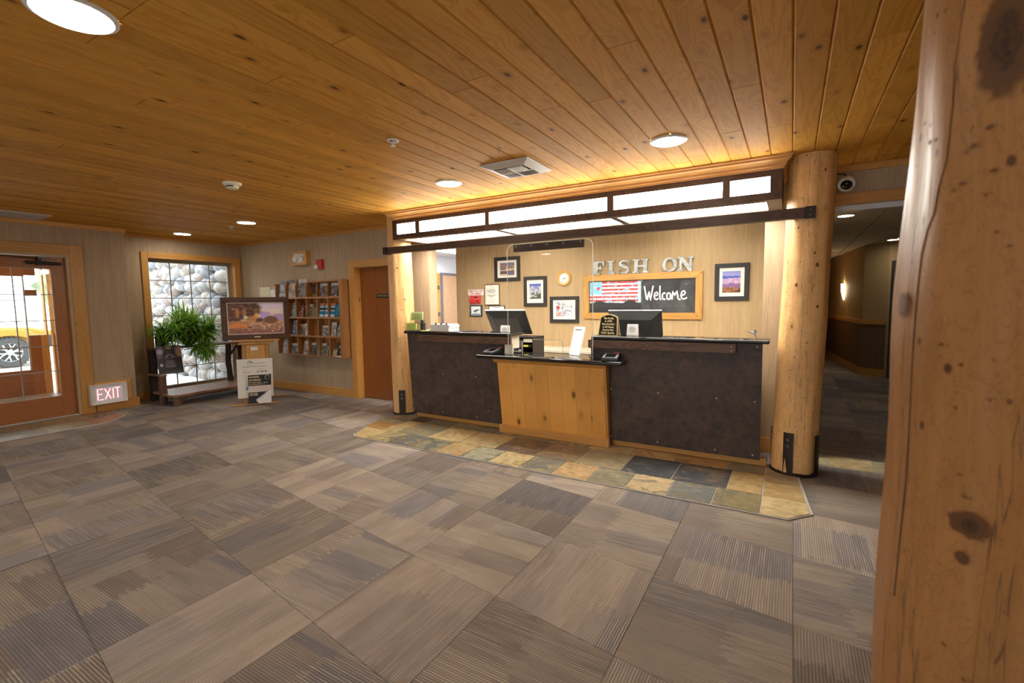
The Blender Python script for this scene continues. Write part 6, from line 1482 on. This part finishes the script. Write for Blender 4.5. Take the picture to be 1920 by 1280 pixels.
MB().box(-6.47,-6.415,4.931,4.935,2.09,2.15).build('horn_grille', plain('dark_red',(0.30,0.02,0.02),0.5), st)

# ================================================================== OUTSIDE
struct(bx(-45,-11.2,-25,30,-0.40,-0.10), 'ground_outside', plain('bright_concrete',(0.62,0.61,0.58),0.9))
struct(bx(-11.2,-8.85,3.05,9,-0.30,-0.06), 'ground_yard', plain('pale_concrete',(0.66,0.65,0.62),0.9))
vf = struct(bx(-11.2,-8.46,-0.5,3.03,-0.10,-0.008), 'floor_vestibule', GROUT)
for i in range(6):
    for j in range(6):
        x0, y0 = -11.18+0.455*i, 0.25+0.455*j
        bx(x0+0.004,min(x0+0.451,-8.465),y0+0.004,min(y0+0.451,2.99),-0.008,-0.002).build('slate_tile', SLATE, vf, color=random.choice([(0.42,0.40,0.34),(0.34,0.34,0.30),(0.46,0.42,0.33)]))
struct(bx(-11.2,-8.47,-0.5,3.05,2.45,2.55), 'ceiling_vestibule', PINE)
# outer vestibule door; sidelight panel and rail model reflections in the entrance glass
od = struct(MB().box(-11.005,-10.985,2.682,2.70,-0.005,2.12), 'door_6', plain('bright_metal_stile',(0.5,0.5,0.5),0.4))
struct(MB().box(-11.03,-10.96,2.70,2.84,-0.005,1.0), 'reflection_panel', REDZ, od)
struct(MB().box(-11.03,-10.96,2.70,2.84,1.66,1.76).box(-11.03,-10.96,2.70,2.84,2.0,2.12), 'rail', REDX, od)
struct(bx(-10.998,-10.994,2.70,2.84,1.0,1.66), 'pane', PANE, od)
struct(bx(-11.03,-10.96,1.45,2.70,0.0,0.42), 'rail', REDX, od)
struct(bx(-11.03,-10.96,1.45,2.70,1.98,2.12), 'rail', REDX, od)
struct(bx(-11.03,-10.96,1.31,1.45,-0.005,2.12), 'stile', REDZ, od)
for i in range(3):
    for j in range(4): struct(bx(-10.998,-10.994,1.45+0.4167*i,1.45+0.4167*(i+1),0.42+0.39*j,0.42+0.39*(j+1)), 'pane', PANE, od)
for i in (1,2): struct(bx(-11.005,-10.985,1.45+0.4167*i-0.005,1.45+0.4167*i+0.005,0.42,1.98), 'muntin', MUNT, od)
for j in (1,2,3): struct(bx(-11.005,-10.985,1.45,2.70,0.42+0.39*j-0.005,0.42+0.39*j+0.005), 'muntin', MUNT, od)
struct(MB().box(-11.05,-10.94,2.84,2.93,-0.005,1.0).box(-11.05,-10.94,2.91,2.93,1.0,2.2).box(-11.05,-10.94,1.2,1.31,-0.005,2.2).box(-11.05,-10.94,1.31,2.84,2.12,2.2), 'door_frame_outer', FIRZ)
struct(MB().box(-11.05,-10.94,-0.5,1.2,-0.005,0.9).box(-11.05,-10.94,-0.5,1.2,2.12,2.45).box(-11.05,-10.94,1.2,3.05,2.2,2.45), 'wall_vestibule_front', REDX)
wv = struct(MB().box(-10.94,-8.47,2.985,3.04,0.0,1.02), 'wall_vestibule_side', REDX)  # panel, posts and middle rail model reflections in the entrance glass
struct(MB().box(-10.94,-10.86,2.965,3.045,0.0,1.02).box(-10.94,-10.92,2.965,3.045,1.02,2.45).box(-9.75,-9.66,2.965,3.045,0.0,2.45).box(-8.56,-8.47,2.965,3.045,0.0,2.45), 'post', FIRZ, wv)
struct(MB().box(-10.86,-8.56,2.975,3.045,1.02,1.08).box(-10.86,-8.56,2.975,3.045,1.66,1.76).box(-10.86,-8.56,2.975,3.045,2.25,2.45), 'rail', REDX, wv)
for a, b in ((-10.86,-9.75),(-9.66,-8.56)):
    for c, d in ((1.08,1.66),(1.76,2.25)): struct(bx(a,b,3.005,3.01,c,d), 'pane', PANE, wv)
# river rock wall seen through the window
rw = thing('river_rock_wall', (-10.9,5.4,-0.06), 'exterior wall of big rounded river rocks seen through the window', 'rock wall')
pA, pB = Vector((-9.25,5.10,0)), Vector((-13.6,5.75,0)); dr = (pB-pA).normalized(); nr = Vector((dr.y,-dr.x,0)); nr = nr if nr.y < 0 else -nr
Lw = (pB-pA).length
MB().poly([tuple(v.xy) for v in (pA-nr*0.02,pB-nr*0.02,pB-nr*0.3,pA-nr*0.3)],-0.06,3.3).build('mortar_backing', plain('grey_mortar',(0.30,0.29,0.28),0.95), rw)
rr = random.Random(17)
protos = []
def rock_proto(k):
    m = MB(); nu, nv = 12, 8
    for j in range(nv+1):
        for i in range(nu):
            th, ph = PI*j/nv, 2*PI*i/nu; p = Vector((math.sin(th)*math.cos(ph), math.sin(th)*math.sin(ph), math.cos(th)))
            m.v.append(p*(1+0.16*mnoise.noise(p*1.4+Vector((k*7.3,0,0)))))
    for j in range(nv):
        for i in range(nu): m.f.append([j*nu+i,j*nu+(i+1)%nu,(j+1)*nu+(i+1)%nu,(j+1)*nu+i])
    me_o = m.build('stone', TINTR, rw, smooth=True, sharp=180, local=True, color=(0.5,0.5,0.5)); return me_o
tr = T('river_rock', 0.7); nn = tr.noise(tr.off(tr.obj()), 2.2, 4.0); kk = tr.rng(nn,0.3,0.7,0.78,1.2); tr.color(tr.mix(1.0,tr.ocol(),tr.comb(kk,kk,kk),'MULTIPLY')); TINTR = tr.m
protos = [rock_proto(k) for k in range(5)]
cols = [(0.36,0.365,0.37),(0.44,0.44,0.43),(0.29,0.31,0.33),(0.36,0.30,0.28),(0.42,0.39,0.34),(0.25,0.27,0.30),(0.50,0.50,0.49)]
cnt = 0; z = 0.03; row = 0
while z < 3.1 and cnt < 290:
    s = rr.uniform(0.0,0.2); hrow = rr.uniform(0.185,0.245)
    while s < Lw:
        a = rr.uniform(0.105,0.175); b = hrow*rr.uniform(0.46,0.62)
        s += a
        p = pA+dr*s+Vector((0,0,z+rr.uniform(-0.075,0.075)))+nr*0.05
        o = protos[cnt % 5] if cnt < 5 else protos[cnt % 5].copy()
        if cnt >= 5: COL.objects.link(o)
        o.location = p-Vector((-10.9,5.4,-0.06)); o.scale = (a*rr.uniform(0.95,1.12), rr.uniform(0.13,0.2), b*rr.uniform(1.0,1.35)); o.rotation_euler = (rr.uniform(-.2,.2), rr.uniform(-.6,.6), math.atan2(dr.y,dr.x)+rr.uniform(-.15,.15))
        o.color = (*rr.choice(cols),1); cnt += 1; s += a
    z += hrow*1.0; row += 1
# yellow off-road car parked outside
car = thing('parked_car', (-17.6,4.0,-0.1), 'yellow off-road car with chunky alloy wheel parked outside the entrance', 'car')
YEL = plain('car_yellow',(0.50,0.27,0.045),0.35); CBLK = plain('car_trim_black',(0.03,0.03,0.032),0.6); RUB = plain('tyre_rubber',(0.075,0.077,0.08),0.85); ALY = plain('alloy_wheel',(0.62,0.62,0.63),0.3,0.6)
XC = -17.6; WYc = 3.95; ZC = 0.30
def yz(pts, x0, x1): return MB().prism(pts, (0,0,0), (0,1,0), (0,0,1), (1,0,0), x0, x1)
yz([(-0.4,0.45),(4.9,0.45),(4.9,0.82),(4.4,0.94),(2.9,1.00),(-0.4,1.02)], XC-1.75, XC-0.12).build('body', YEL, car, bevel=0.06, segs=3)
yz([(-0.35,1.02),(3.9,1.00),(3.2,1.12),(2.55,1.60),(-0.25,1.62)], XC-1.65, XC-0.22).build('cabin', plain('car_grey',(0.13,0.14,0.15),0.4), car, bevel=0.05, segs=2)
yz([(0.9,1.08),(2.70,1.08),(2.40,1.54),(0.9,1.54)], XC-0.225, XC-0.21).build('side_window', PANE, car)
yz([(-0.2,1.08),(0.8,1.08),(0.8,1.54),(-0.15,1.54)], XC-0.225, XC-0.21).build('side_window', PANE, car)
fl_ = [(WYc+0.78*math.cos(R(a)), ZC+0.02+0.60*math.sin(R(a))) for a in range(5,176,10)]
fo_ = [(WYc+0.60*math.cos(R(a)), ZC+0.44*math.sin(R(a))) for a in range(175,4,-10)]
yz(fl_+fo_, XC-0.40, XC+0.02).build('front_wing', YEL, car, bevel=0.02)
yz([(4.62,0.40),(5.10,0.40),(5.10,0.72),(4.62,0.72)], XC-1.7, XC-0.02).build('bumper', CBLK, car, bevel=0.03)
def wheel(y):
    w = MB().lathe([(0.25,-0.13),(0.37,-0.13),(0.40,-0.09),(0.40,0.09),(0.37,0.13),(0.25,0.13),(0.235,0.08)], (XC-0.14,y,ZC), 36, 'X').build('wheel', RUB, car, smooth=True, sharp=50)
    tr_ = MB()
    for k in range(30):
        a = 2*PI*k/30
        for dx in (-0.075,0.075): tr_.obox((XC-0.14+dx,y+0.402*math.cos(a),ZC+0.402*math.sin(a)),(0.075,0.03,0.045),(a,0,0))
    tr_.build('tread_block', RUB, w)
    MB().lathe([(0.235,0.0),(0.25,0.115),(0.243,0.125),(0.225,0.10),(0.215,0.02)], (XC-0.14,y,ZC), 36, 'X', cap=False).lathe([(0.07,0.02),(0.075,0.11),(0.055,0.13),(0.0,0.13)], (XC-0.14,y,ZC), 20, 'X').build('rim', ALY, w, smooth=True, sharp=40)
    MB().lathe([(0.0,0.01),(0.23,0.01)], (XC-0.14,y,ZC), 24, 'X', cap=False).build('brake_disc', CBLK, w)
    for k in range(6):
        a = 2*PI*k/6+0.3; s_ = MB()
        for da in (-0.16,0.16):
            s_.tube([(XC-0.03,y+0.06*math.cos(a),ZC+0.06*math.sin(a)),(XC-0.03,y+0.14*math.cos(a+da*0.6),ZC+0.14*math.sin(a+da*0.6)),(XC-0.035,y+0.235*math.cos(a+da*1.6),ZC+0.235*math.sin(a+da*1.6))],[0.026,0.019,0.018],6)
        s_.build('spoke', ALY, w)
wheel(WYc); wheel(WYc-3.0)
# greenery beyond the car park
gm = T('hazed_leaves',0.8); gn = gm.noise(gm.obj(),1.6,5.0); gm.color(gm.mix(gm.rng(gn,0.35,0.65),(0.14,0.19,0.10),(0.34,0.40,0.25)))  # distance haze is mixed into these pale greens
bark = plain('distant_bark',(0.10,0.07,0.05),0.9)
for k, (x, y, r, lb) in enumerate(((-34,11.2,2.1,'distant round green tree seen through the entrance glass'),(-40,19.5,3.0,'larger distant green tree farther along the car park'),(-36,-3.0,1.9,'small distant green tree far beside the car park'))):
    t = thing('distant_tree', (x,y,-0.1), lb, 'tree')
    m = MB(); nu, nv = 22, 14
    for j in range(nv+1):
        for i in range(nu):
            th, ph = PI*j/nv, 2*PI*i/nu; p = Vector((math.sin(th)*math.cos(ph), math.sin(th)*math.sin(ph), math.cos(th)))
            q = p*r*(1+0.35*mnoise.noise(p*2.3+Vector((k*5,0,0)))+0.18*mnoise.noise(p*6)); m.v.append(q+Vector((x,y,r*1.25)))
    for j in range(nv):
        for i in range(nu): m.f.append([j*nu+i,j*nu+(i+1)%nu,(j+1)*nu+(i+1)%nu,(j+1)*nu+i])
    m.build('crown', gm.m, t, smooth=True, sharp=180)
    MB().cyl((x,y,-0.2),(x,y,r*0.9),0.18,0.12,10).build('trunk', bark, t)
